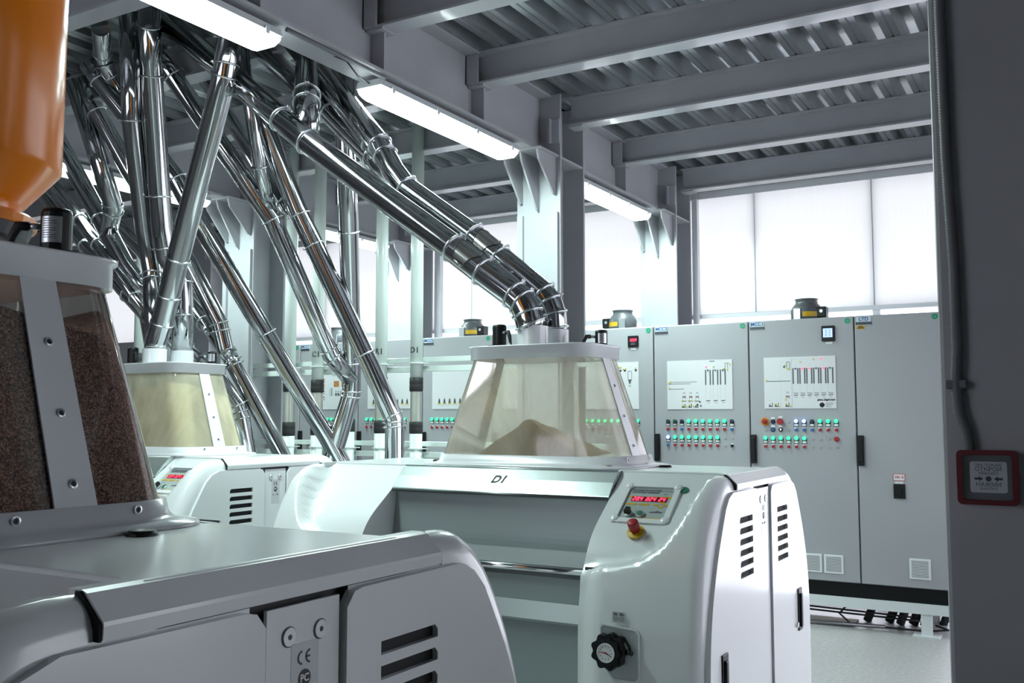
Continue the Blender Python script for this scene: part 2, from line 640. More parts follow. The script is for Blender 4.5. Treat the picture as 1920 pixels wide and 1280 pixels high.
GX = (-3.17, -6.05)                 # two girder lines
COLY = (5.98, 8.2)
JOIST = [(3.04, 'fourth from the camera side'), (3.93, ''), (4.92, ''), (5.96, ''), (7.08, ''), (8.2, '')]
bays = [('right', GX[0] + 0.012, 3.19), ('middle', GX[1] + 0.012, GX[0] - 0.012), ('left', -13.0, GX[1] - 0.012)]
rank = ['sixth', 'fifth', 'fourth', 'third', 'second', 'first']
for bn, x0, x1 in bays:
    for k, (y, _) in enumerate(JOIST):
        if bn == 'left' and y < 3.5:
            pass
        a, b = x0, x1
        if y in (5.96, 8.2):
            if bn == 'right':
                a = GX[0] + 0.172
            elif bn == 'middle':
                a, b = GX[1] + 0.172, GX[0] - 0.172
            else:
                b = GX[1] - 0.172
        txt = {'right': 'grey steel roof joist right of the front girder, %s counted from the back wall' % rank[k],
               'middle': 'grey steel joist between the two girders, %s counted from the back wall' % rank[k],
               'left': 'grey steel joist left of the far girder, %s counted from the back wall' % rank[k]}[bn]
        bt = thing('roof_joist', txt, 'beam', (a, y, 3.58), 'roof joists under the steel deck')
        m = MB().prism(i_poly(0, 0.12, 0.0, 0.2, 0.012, 0.009), 'x', 0, b - a)
        obj('beam_section', m, BEAM, bt)
        if bn == 'right':
            c = MB().box((0.0, -0.055, -0.012), (0.11, 0.055, -0.001))
            obj('seat_cleat', c, BEAM, bt)

gsegs = [(-3.0, COLY[0] - 0.192), (COLY[0] + 0.192, COLY[1] - 0.192)]
for gi, gx in enumerate(GX):
    for si, (a, b) in enumerate(gsegs):
        lab = [['deep grey main girder carrying the two nearest light battens', 'short grey girder between the front column and the wall column'],
               ['deep grey girder beyond the tangle of steel spouts', 'short grey girder behind the far column, near back wall']][gi][si]
        g = thing('main_girder', lab, 'beam', (gx, a, 3.35), 'main girders')
        obj('girder_section', MB().prism(i_poly(0, 0.2, 0.0, 0.43, 0.016, 0.012), 'y', 0, b - a), COLM, g)
        for y, _ in JOIST:
            if a + 0.1 < y < b - 0.1:
                for s in (1, -1):
                    obj('stiffener_plate', MB().box((s * 0.006, y - a - 0.006, 0.016), (s * 0.098, y - a + 0.006, 0.228)), BEAM, g)
                    obj('angle_cleat', MB().box((s * 0.006, y - a - 0.075, 0.232), (s * 0.095, y - a - 0.062, 0.41)).box(
                        (s * 0.006, y - a - 0.075, 0.232), (s * 0.014, y - a + 0.0, 0.41)), BEAM, g)


def column(x, y, lab, bracket=True, strips=False):
    c = thing('steel_column', lab, 'column', (x, y, 0), 'grey steel columns')
    h = 0.17
    m = MB()
    m.box((-h, -0.19, 0), (h, -0.168, 3.78)).box((-h, 0.168, 0), (h, 0.19, 3.78)).box((-0.008, -0.168, 0), (0.008, 0.168, 3.78))
    obj('column_section', m, COLM, c)
    obj('base_plate', MB().box((-0.24, -0.26, 0), (0.24, 0.26, 0.025)), COLM, c)
    obj('cap_clip', MB().prism([(-0.188, 3.38), (-0.055, 3.38), (-0.055, 3.56), (-0.188, 3.56)], 'x', 0.10, 0.125), BEAM, c) if False else None
    for s in (1, -1):
        obj('stiffener', MB().box((s * 0.008, -0.168, 3.33), (s * 0.165, 0.168, 3.345)), COLM, c)
    obj('splice_angle', MB().box((0.10, -0.205, 3.43), (0.168, -0.19, 3.6)).box((0.10, -0.235, 3.43), (0.112, -0.19, 3.6)), BEAM, c)
    if bracket:
        b = obj('seat_bracket', MB().box((-0.16, -0.46, 3.334), (0.16, -0.19, 3.349)), COLM, c)
        for q, (px, hh) in enumerate(((-0.13, 0.30), (0.0, 0.36), (0.13, 0.26))):
            poly = [(-0.45, 3.334), (-0.19, 3.334), (-0.19, 3.334 - hh), (-0.22, 3.334 - hh), (-0.43, 3.27)]
            obj('gusset', MB().prism(poly, 'x', px - 0.007, px + 0.007), COLM, b)
    if strips:
        for s in (1, -1):
            obj('edge_angle', MB().box((s * 0.115, -0.215, 0.05), (s * 0.158, -0.19, 2.95)), COLM, c)
    return c


column(GX[0], COLY[0], 'grey steel column in mid hall with angles along its front face', True, True)
column(GX[0], COLY[1], 'grey steel column against the bright wall behind the cabinets', True)
column(GX[1], COLY[0], 'dark sided grey column behind the left mill and the spouts', True, True)
column(GX[1], COLY[1], 'far grey column by back wall behind the white risers', True)
column(-9.0, COLY[1], 'far left grey column by the back wall behind the spouts', False)
wp = MB()
wp.box((-2.99, 8.39, 0), (-2.94, 8.45, 3.55)).box((-5.86, 8.39, 0), (-5.79, 8.45, 3.55))
obj('trim_2', wp, TRIMW, kind='structure')


# ------------------------------------------------------------------ fluorescent battens under the girders
def batten(x, y0, y1, lab):
    ln = y1 - y0
    t = thing('light_batten', lab, 'lamp', (x, y0, 3.345), 'fluorescent battens under the girders')
    h = obj('housing', MB().prism([(-0.075, -0.02), (0.075, -0.02), (0.085, -0.055), (-0.085, -0.055)], 'y', 0.0, ln), LAMPBODY, t)
    m = MB()
    r0 = []
    prof = [(-0.082, -0.056), (-0.078, -0.085), (-0.055, -0.108), (0.055, -0.108), (0.078, -0.085), (0.082, -0.056)]
    rings = []
    for yy, sc in ((0.0, 0.55), (0.02, 0.9), (0.05, 1.0), (ln - 0.05, 1.0), (ln - 0.02, 0.9), (ln, 0.55)):
        rings.append([(px * (0.8 + 0.2 * sc), yy, -0.056 + (pz + 0.056) * sc) for px, pz in prof])
    m.loft(rings, True, True, False)
    obj('diffuser', m, DIFFUSER, t)
    for k in range(4):
        yy = 0.1 + (ln - 0.2) * k / 3
        for s in (1, -1):
            obj('clip', MB().box((s * 0.078, yy - 0.012, -0.075), (s * 0.094, yy + 0.012, -0.04), 0.003), LAMPBODY, h)
    l = bpy.data.lights.new('batten_light', 'AREA')
    l.shape = 'RECTANGLE'
    l.size = 0.14
    l.size_y = ln - 0.06
    l.energy = LAMP_WATT
    l.color = LAMP_COL
    lo = bpy.data.objects.new('batten_light', l)
    COL.objects.link(lo)
    lo.parent = t
    lo.location = (0, ln / 2, -0.112)
    return t


batten(GX[0], 1.55, 3.19, 'lit light batten nearest the camera, cut by the top edge')
batten(GX[0], 3.92, 5.38, 'lit light batten ending at the bracket of the mid column')
batten(GX[0], 6.30, 7.66, 'lit light batten furthest right, between mid column and wall')
batten(GX[1], 3.95, 5.4, 'lit light batten half hidden behind the left spouts')
batten(GX[1], 6.5, 7.75, 'lit light batten behind the white risers near the far column')
cb = MB().tube([(-3.16, 3.60, 3.36), (-3.1, 3.66, 3.33), (-3.13, 3.78, 3.30), (-3.17, 3.93, 3.31)], 0.004, 6)
obj('lamp_cable', cb, BLACK, label='thin black cable looping into the second light batten', cat='cable')
cm = MB().tube([(-3.07, 3.2, 3.325), (-3.07, 3.93, 3.325)], 0.012, 8)
obj('lamp_conduit', cm, CONDUIT, label='grey conduit running between the two nearest light battens', cat='conduit')

# ------------------------------------------------------------------ near column with conduit and call point
nc = thing('near_column', 'dark grey column at right edge carrying a fire call point', 'column', (-0.207, 1.848, 0))
obj('column_section', MB().box((0, 0, 0), (0.36, 0.34, 3.78), 0.008), COLM, nc)
obj('base_plate', MB().box((-0.06, -0.02, 0), (0.42, 0.4, 0.02)), COLM, nc)
cpts = []
for x, z in ((-0.1835, 3.6), (-0.184, 2.25), (-0.182, 2.0), (-0.176, 1.80), (-0.176, 1.66), (-0.180, 1.60), (-0.176, 1.55), (-0.166, 1.515), (-0.163, 1.48)):
    cpts.append((x, 1.848 - 0.014, z))
# corrugated hose: many small rings along the path
fine = []
for a, b in zip(cpts, cpts[1:]):
    a, b = Vector(a), Vector(b)
    k = max(1, int((b - a).length / 0.0026))
    fine += [a.lerp(b, q / k) for q in range(k)]
fine.append(Vector(cpts[-1]))
rr = [0.0105 if (i % 2) else 0.0085 for i in range(len(fine))]
hs = MB().tube(fine, rr, 10)
ch = obj('flexible_conduit', hs, CONDUIT, label='grey corrugated conduit running down the dark column at right', cat='conduit')
obj('conduit_clip', MB().box((-0.196, 1.826, 1.592), (-0.163, 1.848, 1.607), 0.002), CONDUIT, ch)

cp = thing('fire_call_point', 'red square fire alarm call point with printed white card', 'alarm', (-0.136, 1.848, 1.441))
outer = rrect2(-0.047, -0.046, 0.047, 0.046, 0.008)
inner = rrect2(-0.038, -0.038, 0.038, 0.038, 0.006)
M0 = frame((0, -0.013, 0), (1, 0, 0), (0, 0, 1))
place(curve_mesh('housing_frame', [outer, inner], 0.026, REDD), M0, cp, 'housing_frame')
obj('back_box', MB().box((-0.0385, -0.012, -0.0385), (0.0385, 0, 0.0385)), mat('callpoint_grey', (0.10, 0.10, 0.11), 0.3), cp)
card = place(curve_mesh('instruction_card', [rrect2(-0.0285, -0.027, 0.0285, 0.0255, 0.004)], 0.001, LABW), frame((0.001, -0.0128, 0.001), (1, 0, 0), (0, 0, 1)), cp)
for s, z, sz in (('ПРИ ПОЖАРЕ', 0.0205, 0.0062), ('ОТКРОЙ', 0.0135, 0.0098), ('КРЫШКУ', 0.0065, 0.0068), ('НАЖМИ', -0.0125, 0.0098), ('КНОПКУ', -0.0195, 0.0064)):
    place(text_mesh('lettering', s, sz, INK), frame((0.001, -0.0137, z), (1, 0, 0), (0, 0, 1)), card)
arrow = [(-0.0215, 0.0018), (-0.0215, -0.0018), (-0.0145, -0.0018), (-0.0145, -0.0042), (-0.008, 0), (-0.0145, 0.0042), (-0.0145, 0.0018)]
place(curve_mesh('arrow', [arrow], 0.0004, INK), frame((0.001, -0.0137, -0.0025), (1, 0, 0), (0, 0, 1)), card)
place(curve_mesh('arrow', [[(-x, z) for x, z in arrow]], 0.0004, INK), frame((0.001, -0.0137, -0.0025), (1, 0, 0), (0, 0, 1)), card)
place(curve_mesh('dot', [[(0.0046 * math.cos(a * PI / 12), 0.0046 * math.sin(a * PI / 12)) for a in range(24)]], 0.0004, INK), frame((0.001, -0.0137, -0.0025), (1, 0, 0), (0, 0, 1)), card)
obj('clear_cover', MB().box((-0.0375, -0.0225, -0.0375), (0.0375, -0.0205, 0.0375)), CLEAR, cp)


# ------------------------------------------------------------------ roller mills
def smooth_poly(pts, n):
    """Catmull-Rom resample by arc length -> n points"""
    P = [Vector((p[0], p[1])) for p in pts]
    P = [P[0] * 2 - P[1]] + P + [P[-1] * 2 - P[-2]]
    fine_ = []
    for i in range(1, len(P) - 2):
        for k in range(14):
            t = k / 14
            a, b, c, d = P[i - 1], P[i], P[i + 1], P[i + 2]
            fine_.append(0.5 * ((2 * b) + (c - a) * t + (2 * a - 5 * b + 4 * c - d) * t * t + (3 * b - a - 3 * c + d) * t ** 3))
    fine_.append(P[-2])
    L = [0]
    for a, b in zip(fine_, fine_[1:]):
        L.append(L[-1] + (b - a).length)
    out = []
    j = 0
    for i in range(n):
        s = L[-1] * i / (n - 1)
        while j < len(L) - 2 and L[j + 1] < s:
            j += 1
        t = (s - L[j]) / max(1e-9, L[j + 1] - L[j])
        out.append(fine_[j].lerp(fine_[j + 1], t))
    return out


OUTER = [(0.25, 1.345), (0.31, 1.345), (0.375, 1.344), (0.445, 1.332), (0.507, 1.290), (0.557, 1.225), (0.607, 1.135), (0.645, 1.04), (0.668, 0.93), (0.68, 0.8), (0.68, 0.45), (0.66, 0.08)]
INNER = [(0.243, 1.345), (0.258, 1.333), (0.315, 1.29), (0.385, 1.238), (0.52, 1.136), (0.588, 1.033), (0.623, 0.93), (0.636, 0.82), (0.64, 0.6), (0.64, 0.45), (0.635, 0.25), (0.63, 0.08)]
ZB = [(0.5, 1.0), (0.55, 1.02), (0.64, 1.035), (0.72, 1.055), (0.79, 1.105), (0.84, 1.18), (0.88, 1.26), (0.91, 1.33), (0.97, 1.42)]
DOORP = [(0.385, 1.288), (0.448, 1.260), (0.50, 1.185), (0.56, 1.08), (0.61, 0.96), (0.638, 0.85), (0.652, 0.7), (0.65, 0.45), (0.635, 0.14)]


def zb(x):
    for (a, za), (b, zb_) in zip(ZB, ZB[1:]):
        if x <= b:
            return za + (zb_ - za) * max(0, (x - a)) / (b - a)
    return ZB[-1][1]


def sstep(t):
    t = max(0.0, min(1.0, t))
    return t * t * (3 - 2 * t)


NP = 64
PO, PI_ = smooth_poly(OUTER, NP), smooth_poly(INNER, NP)


def cheek_mesh(sx, sy, pocket=False):
    xs = [0.5 + 0.40 * i / 24 for i in range(25)] + [0.91, 0.922, 0.934, 0.944, 0.951, 0.955, 0.957]
    norm = []
    for i in range(NP):
        a, b = PO[max(0, i - 1)], PO[min(NP - 1, i + 1)]
        t = (b - a).normalized()
        norm.append(Vector((-t.y, t.x)) * -1)
    R = 0.055
    vs, fs = [], []
    for x in xs:
        for i in range(NP):
            o, q = PO[i], PI_[i]
            z = o.y
            zz = min(o.y, q.y)
            m = sstep((0.5 * (o.y + q.y) - zb(x) + 0.025) / 0.075)
            p = o.lerp(q, m)
            # lower half: the inner edge keeps a gentle roll-in
            e = sstep((x - 0.5) / 0.10)
            if m < 1:
                p = p.lerp(q, (1 - m) * (1 - e) * 0.95)
            if x > 0.957 - R:
                t = (x - (0.957 - R)) / R
                off = R * (1 - math.sqrt(max(0, 1 - t * t)))
                p = p + norm[i] * -off if norm[i].dot(Vector((1, 0.3))) > 0 else p + norm[i] * off
            y = p.x
            vs.append((sx * x, sy * y, p.y))
    nx = len(xs)
    for i in range(nx - 1):
        for j in range(NP - 1):
            fs.append((i * NP + j, (i + 1) * NP + j, (i + 1) * NP + j + 1, i * NP + j + 1))
    mb = MB().add(vs, fs, True)
    # inner side wall down to the roll guard
    o = [(sx * 0.5, sy * q.x, q.y) for q in [Vector((v[1] * sy, v[2])) for v in vs[:NP]]]
    w1 = o + [(sx * 0.5, sy * 0.24, 0.08)]
    mb.add(w1, [list(range(len(w1)))])
    e = vs[-NP:]
    w2 = list(e) + [(e[-1][0], sy * 0.10, 0.08), (e[0][0], sy * 0.10, e[0][2])]
    mb.add(w2, [list(range(len(w2)))])
    return mb


def hole(x0, y0, x1, y1, s):
    """louvre opening: parallelogram with one clipped corner"""
    r = 0.008
    if s > 0:
        return [(x0, y0), (x1, y0), (x1, y1 - r), (x1 - r, y1), (x0, y1)]
    return [(x0, y0), (x1, y0), (x1, y1), (x0 + r, y1), (x0, y1 - r)]


def door_mesh(s):
    """end door outline in (y, z); s=-1 front, +1 rear; with six louvre openings"""
    pts = [(0.083, 0.14), (0.083, 1.262), (0.10, 1.283), (0.12, 1.287)]
    dp = smooth_poly(DOORP, 26)
    pts += [(p.x, p.y) for p in dp]
    pts = [(s * y, z) for y, z in pts]
    if s < 0:
        pts = pts[::-1]
    polys = [pts]
    for k in range(6):
        z1 = 1.197 - 0.0378 * k
        a, b = (0.165, 0.318) if s > 0 else (-0.318, -0.165)
        polys.append(hole(a, z1 - 0.021, b, z1, s))
    return polys


def frust(hx0, hy0, r0, hx1, hy1, r1, z0, z1, cx, n=7, steps=8, grow=0.0):
    rings = []
    for k in range(steps + 1):
        t = k / steps
        rings.append(rrect(hx0 + (hx1 - hx0) * t + grow, hy0 + (hy1 - hy0) * t + grow, r0 + (r1 - r0) * t, z0 + (z1 - z0) * t, n, cx, 0))
    return rings


def two_tone(o, M, r=0.0046):
    """dark hex socket in the middle of a screw head"""
    o.data.materials.append(INK)
    c = M.translation
    for p in o.data.polygons:
        if (Vector(p.center) - c).length < r:
            p.material_index = 1


def screw(mb, p, nrm, r=0.008):
    p, nrm = Vector(p), Vector(nrm)
    mb.cyl(p, p + nrm * 0.003, r, 12, r * 0.8)
    return mb


def sensor(parent, x, y, z, flip, lab=True, r=0.03, h=0.095):
    s = obj('level_sensor', MB().lathe([(0, 0), (r, 0), (r, h * 0.9), (r * 0.93, h * 0.97), (r * 0.8, h), (0, h)], (x, y, z), 24, False), BLACK, parent)
    obj('sensor_flange', MB().lathe([(r * 1.7, 0), (r * 1.7, 0.006), (0, 0.006)], (x, y, z), 20, False), BLACK, s)
    d = Vector((-0.78 * flip, -0.62, 0)).normalized() if flip else Vector((0.9, -0.45, 0)).normalized()
    p = Vector((x, y, z + h * 0.62))
    obj('cable_gland', MB().cyl(p + d * r, p + d * (r + 0.022), 0.0065, 12), SILVER, s)
    q = p + d * (r + 0.02)
    obj('sensor_plug', MB().tube([q, q + d * 0.02, q + d * 0.03 - Vector((0, 0, 0.02)), q + d * 0.036 - Vector((0, 0, 0.045))], [0.009, 0.009, 0.008, 0.006], 10), RUBBER, s)
    e = q + d * 0.036 - Vector((0, 0, 0.045))
    obj('sensor_cable', MB().tube([e, e + d * 0.02 - Vector((0, 0, h * 0.2)), e + d * 0.05 - Vector((0, 0, h * 0.25))], 0.004, 8), RUBBER, s)
    if lab:
        # wrapped silver rating label facing the camera side
        m = MB()
        vs, fs = [], []
        for i in range(9):
            a = math.radians(-95 + 10 * i)
            for zz in (0.24, 0.80):
                vs.append((x + (r + 0.0006) * math.cos(a), y + (r + 0.0006) * math.sin(a), z + h * zz))
        for i in range(8):
            fs.append((2 * i, 2 * i + 2, 2 * i + 3, 2 * i + 1))
        lb = obj('rating_label', MB().add(vs, fs, True), SILVER, s)
        t = MB()
        for k in range(9):
            vs, fs = [], []
            zz = z + h * (0.74 - 0.05 * k)
            i1 = 7 if k % 3 else 5
            for i in range(1, i1):
                a = math.radians(-95 + 10 * i)
                for dz in (0, 0.0012):
                    vs.append((x + (r + 0.0011) * math.cos(a), y + (r + 0.0011) * math.sin(a), zz + dz))
            for i in range(i1 - 2):
                fs.append((2 * i, 2 * i + 2, 2 * i + 3, 2 * i + 1))
            t.add(vs, fs)
        obj('printed_lines', t, GREYINK, lb)
    return s


SL = Vector((0, -0.205, -0.154)).normalized()            # down the sloped control fascia
SN = Vector((1, 0, 0)).cross(SL)
SN = SN if SN.z > 0 else -SN
A0 = Vector((0, -0.315, 1.29))


def on_slope(x, t, h=0.0):
    return Vector((x, A0.y, A0.z)) + SL * t + SN * h


def seg_digit(ch):
    S = {'0': 'abcdef', '2': 'abged', '4': 'fgbc', '1': 'bc', '6': 'afgedc', '9': 'abcdfg', '8': 'abcdefg'}
    return S[ch]


def digits(mb, text, M, x, w_, h, gap, t):
    for ch in text:
        if ch == ' ':
            x += gap * 2.2
            continue
        if ch == '.':
            mb.add([M @ Vector(p) for p in ((x - gap, -h / 2, 0), (x - gap + t, -h / 2, 0), (x - gap + t, -h / 2 + t, 0), (x - gap, -h / 2 + t, 0))], [(0, 1, 2, 3)])
            continue
        seg = {'a': (0, h / 2 - t, w_, h / 2), 'd': (0, -h / 2, w_, -h / 2 + t), 'g': (0, -t / 2, w_, t / 2),
               'b': (w_ - t, 0, w_, h / 2), 'c': (w_ - t, -h / 2, w_, 0), 'f': (0, 0, t, h / 2), 'e': (0, -h / 2, t, 0)}
        for k in seg_digit(ch):
            a, b, c, d = seg[k]
            sh = 0.18
            mb.add([M @ Vector((x + px + py * sh, py, 0)) for px, py in ((a, b), (c, b), (c, d), (a, d))], [(0, 1, 2, 3)])
        x += w_ + gap


def control_station(root):
    Ms = frame(on_slope(0.655, 0.093, 0.002), (1, 0, 0), -SL)
    fp = link('control_panel', curve_mesh('control_panel', [rrect2(-0.085, -0.082, 0.085, 0.082, 0.006)], 0.002, FASCIA), root)
    fp.data.transform(Ms)
    # raised moulded rim around the recess
    rim = curve_mesh('panel_rim', [rrect2(-0.108, -0.105, 0.108, 0.104, 0.025), rrect2(-0.087, -0.084, 0.087, 0.084, 0.010)], 0.014, WHITE)
    rim.transform(frame(on_slope(0.655, 0.093, 0.004), (1, 0, 0), -SL))
    link('panel_rim', rim, root)
    for (cx, cy) in ((-0.094, -0.088), (0.094, -0.086), (-0.094, 0.088), (0.094, 0.088)):
        m = MB()
        m.M = Ms @ Matrix.Translation((cx, cy, 0.004))
        m.lathe([(0.018, 0), (0.016, 0.005), (0.010, 0.009), (0, 0.010)], (0, 0, 0), 16)
        obj('corner_boss', m, WHITE, root)
    F = lambda x, y, h: frame(Ms @ Vector((x, y, h)), (1, 0, 0), -SL)
    place(curve_mesh('name_strip', [[(-0.076, -0.010), (0.028, -0.010), (0.034, 0.010), (-0.076, 0.010)]], 0.0006, GREYINK), F(0, 0.066, 0.0014), fp)
    place(text_mesh('lettering', 'genc.degirmen', 0.0175, SILVER, 0.2), F(-0.022, 0.0655, 0.002), fp)
    place(curve_mesh('yellow_stripe', [[(-0.084, -0.004), (0.084, -0.004), (0.084, 0.008), (-0.03, 0.004), (-0.084, 0.004)]], 0.0005, YELLOW), F(0, 0.034, 0.0013), fp)
    place(curve_mesh('yellow_stripe', [[(-0.05, 0), (0.08, 0), (0.08, 0.006), (-0.0, 0.005)]], 0.0005, YELLOW), F(0, -0.078, 0.0013), fp)
    dw = place(curve_mesh('display_window', [rrect2(-0.066, -0.013, 0.070, 0.013, 0.002)], 0.0012, mat('dark_red_window', (0.16, 0.01, 0.015), 0.15)), F(0, 0.024, 0.0016), fp)
    dg = MB()
    digits(dg, '20.4 024 24', F(0, 0.024, 0.0028), -0.061, 0.0098, 0.0195, 0.0040, 0.0028)
    obj('red_digits', dg, LED_R, dw, recalc=False)
    km = MB()
    for (kx, ky, kw) in ((-0.058, -0.004, 0.040), (-0.008, -0.004, 0.040), (0.036, -0.004, 0.016), (0.058, 0.006, 0.016), (0.072, -0.006, 0.014), (0.056, -0.014, 0.016)):
        place(curve_mesh('key', [rrect2(-kw / 2, -0.0045, kw / 2, 0.0045, 0.001)], 0.001, YELLOW), F(kx, ky, 0.0018), fp)
    for lx, ly, lw in ((-0.062, -0.022, 0.020), (-0.020, -0.040, 0.026), (0.055, 0.070, 0.045), (0.055, 0.054, 0.014)):
        place(curve_mesh('fine_print', [[(-lw / 2, -0.0012), (lw / 2, -0.0012), (lw / 2, 0.0012), (-lw / 2, 0.0012)]], 0.0003, GREYINK), F(lx, ly, 0.0014), fp)
    place(curve_mesh('mill_pictogram', [[(-0.025, -0.004), (0.02, -0.004), (0.026, 0.002), (0.012, 0.004), (0.004, 0.009), (-0.006, 0.004), (-0.025, 0.002)]], 0.0004, GREYINK), F(0.048, -0.042, 0.0013), fp)
    m = MB()
    m.M = F(-0.050, -0.060, 0.001)
    m.lathe([(0.0155, 0), (0.0155, 0.010), (0.012, 0.012), (0, 0.012)], (0, 0, 0), 20, False)
    kb = obj('selector_knob', m, SILVER, root)
    m = MB()
    m.M = F(-0.050, -0.060, 0.012)
    m.prism([(-0.011, -0.009), (0.011, -0.009), (0.0075, 0.013), (-0.0075, 0.013)], 'z', 0, 0.016)
    obj('knob_grip', m, BLACK, kb)
    m = MB()
    m.M = F(-0.006, -0.060, 0.001)
    m.lathe([(0.0155, 0), (0.0155, 0.009), (0.0125, 0.011), (0.0125, 0.0095)], (0, 0, 0), 20, False)
    gb = obj('start_button', m, SILVER, root)
    m = MB()
    m.M = F(-0.006, -0.060, 0.009)
    m.lathe([(0.0125, 0), (0.0125, 0.003), (0, 0.004)], (0, 0, 0), 20, False)
    obj('green_cap', m, GREEND, gb)
    # emergency stop
    E = frame(on_slope(0.663, 0.243, 0.004), (1, 0, 0), -SL)
    m = MB()
    m.M = E
    m.lathe([(0.0, 0), (0.031, 0), (0.031, 0.006), (0.014, 0.009)], (0, 0, 0), 28, False)
    es = obj('emergency_stop', m, YELLOW, root)
    m = MB()
    m.M = E
    m.lathe([(0.013, 0.007), (0.014, 0.014), (0.0195, 0.018), (0.0195, 0.046), (0.0175, 0.051), (0.012, 0.053), (0, 0.0535)], (0, 0, 0), 28)
    obj('stop_button', m, RED, es)
    m = MB()
    m.M = frame(on_slope(0.772, 0.012, 0.003), (1, 0, 0), -SL)
    m.lathe([(0.0, 0.002), (0.016, 0.002), (0.016, 0.0)], (0, 0, 0), 24, False)
    obj('green_dot', m, GREEND, root)


def roll_adjust(root):
    # pocket plate, gauge wheel and locking lever on the front of the cheek
    yf = -0.682
    outl = [(-0.068, 0.062), (-0.060, 0.070), (0.062, 0.062), (0.074, 0.050), (0.074, -0.095), (0.062, -0.108), (-0.02, -0.108), (-0.068, -0.06)]
    inn = [(x * 0.92, z * 0.94 - 0.001) for x, z in outl]
    P = frame((0.672, yf - 0.001, 0.795), (1, 0, 0), (0, 0, 1))
    place(curve_mesh('pocket_rim', [outl, inn], 0.006, WHITE), P, root)
    place(curve_mesh('pocket_plate', [inn], 0.002, mat('pocket_grey', (0.42, 0.44, 0.46), 0.3)), P, root)
    c = Vector((0.650, yf - 0.03, 0.785))
    pts = []
    for k in range(72):
        a = 2 * PI * k / 72
        r = 0.056 + 0.0045 * math.cos(9 * a)
        pts.append((r * math.cos(a), r * math.sin(a)))
    hw = place(curve_mesh('hand_wheel', [pts], 0.030, BLACK), frame(c, (1, 0, 0), (0, 0, 1)), root)
    place(curve_mesh('wheel_crown', [[(p[0] * 0.80, p[1] * 0.80) for p in pts]], 0.010, BLACK), frame(c + Vector((0, -0.020, 0)), (1, 0, 0), (0, 0, 1)), hw)
    obj('wheel_shaft', MB().cyl(c, (c.x, yf, c.z), 0.02), BLACK, hw)
    g = MB()
    g.M = frame(c + Vector((0, -0.026, 0)), (1, 0, 0), (0, 0, 1))
    g.lathe([(0.031, 0), (0.031, 0.004), (0.028, 0.004), (0.028, 0.002), (0, 0.002)], (0, 0, 0), 28, False)
    gd = obj('gauge_dial', g, LABW, hw)
    g = MB()
    g.M = frame(c + Vector((0, -0.0286, 0)), (1, 0, 0), (0, 0, 1))
    for k in range(12):
        a = 2 * PI * k / 12
        d = Vector((math.cos(a), math.sin(a), 0))
        n_ = Vector((-d.y, d.x, 0)) * 0.0011
        g.add([d * 0.018 + n_, d * 0.018 - n_, d * 0.023 - n_, d * 0.023 + n_], [(0, 1, 2, 3)])
    obj('dial_ticks', g, GREYINK, gd, recalc=False)
    g = MB()
    g.M = frame(c + Vector((0, -0.0292, 0)), (1, 0, 0), (0, 0, 1))
    g.add([(-0.026, 0.002, 0), (0.002, -0.003, 0), (0.003, 0.003, 0)], [(0, 1, 2)])
    obj('red_pointer', g, REDINK, gd, recalc=False)
    g = MB()
    g.M = frame(c + Vector((0, -0.0290, 0)), (1, 0, 0), (0, 0, 1))
    g.add([(0.023, -0.010, 0), (0.0, -0.0025, 0), (0.002, 0.002, 0)], [(0, 1, 2)])
    obj('black_pointer', g, INK, gd, recalc=False)
    lv = MB().tube([c + Vector((0.02, 0.008, 0.055)), c + Vector((0.05, 0.008, 0.045)), c + Vector((0.068, 0.008, 0.02)), c + Vector((0.072, 0.006, 0.008))], 0.005, 8)
    lv.tube([c + Vector((0.058, 0.004, 0.004)), c + Vector((0.082, -0.006, 0.003))], [0.007, 0.008], 10)
    obj('locking_lever', lv, BLACK, root)
    st = place(curve_mesh('warning_sticker', [rrect2(-0.024, -0.018, 0.024, 0.018, 0.002)], 0.0006, mat('sticker_grey', (0.55, 0.57, 0.58), 0.4)), frame((0.672, yf - 0.001, 0.890), (1, 0, 0), (0, 0, 1)), root)
    for s in (-1, 1):
        ring = [(0.009 * math.cos(a * PI / 12), 0.009 * math.sin(a * PI / 12)) for a in range(24)]
        place(curve_mesh('roll_symbol', [ring, [(p[0] * 0.86, p[1] * 0.86) for p in ring], [(p[0] * 0.45, p[1] * 0.45) for p in ring], [(p[0] * 0.3, p[1] * 0.3) for p in ring]], 0.0004, GREYINK),
              frame((0.672 + s * 0.0105, yf - 0.0016, 0.886), (1, 0, 0), (0, 0, 1)), st)
    for s in (-1, 1):
        for dz in (0.0, 0.0045):
            place(curve_mesh('fine_print', [[(-0.008, -0.0013), (0.008 - dz * 0.6, -0.0013), (0.008 - dz * 0.6, 0.0013), (-0.008, 0.0013)]], 0.0003, INK), frame((0.672 + s * 0.011, yf - 0.0016, 0.8985 + dz), (1, 0, 0), (0, 0, 1)), st)


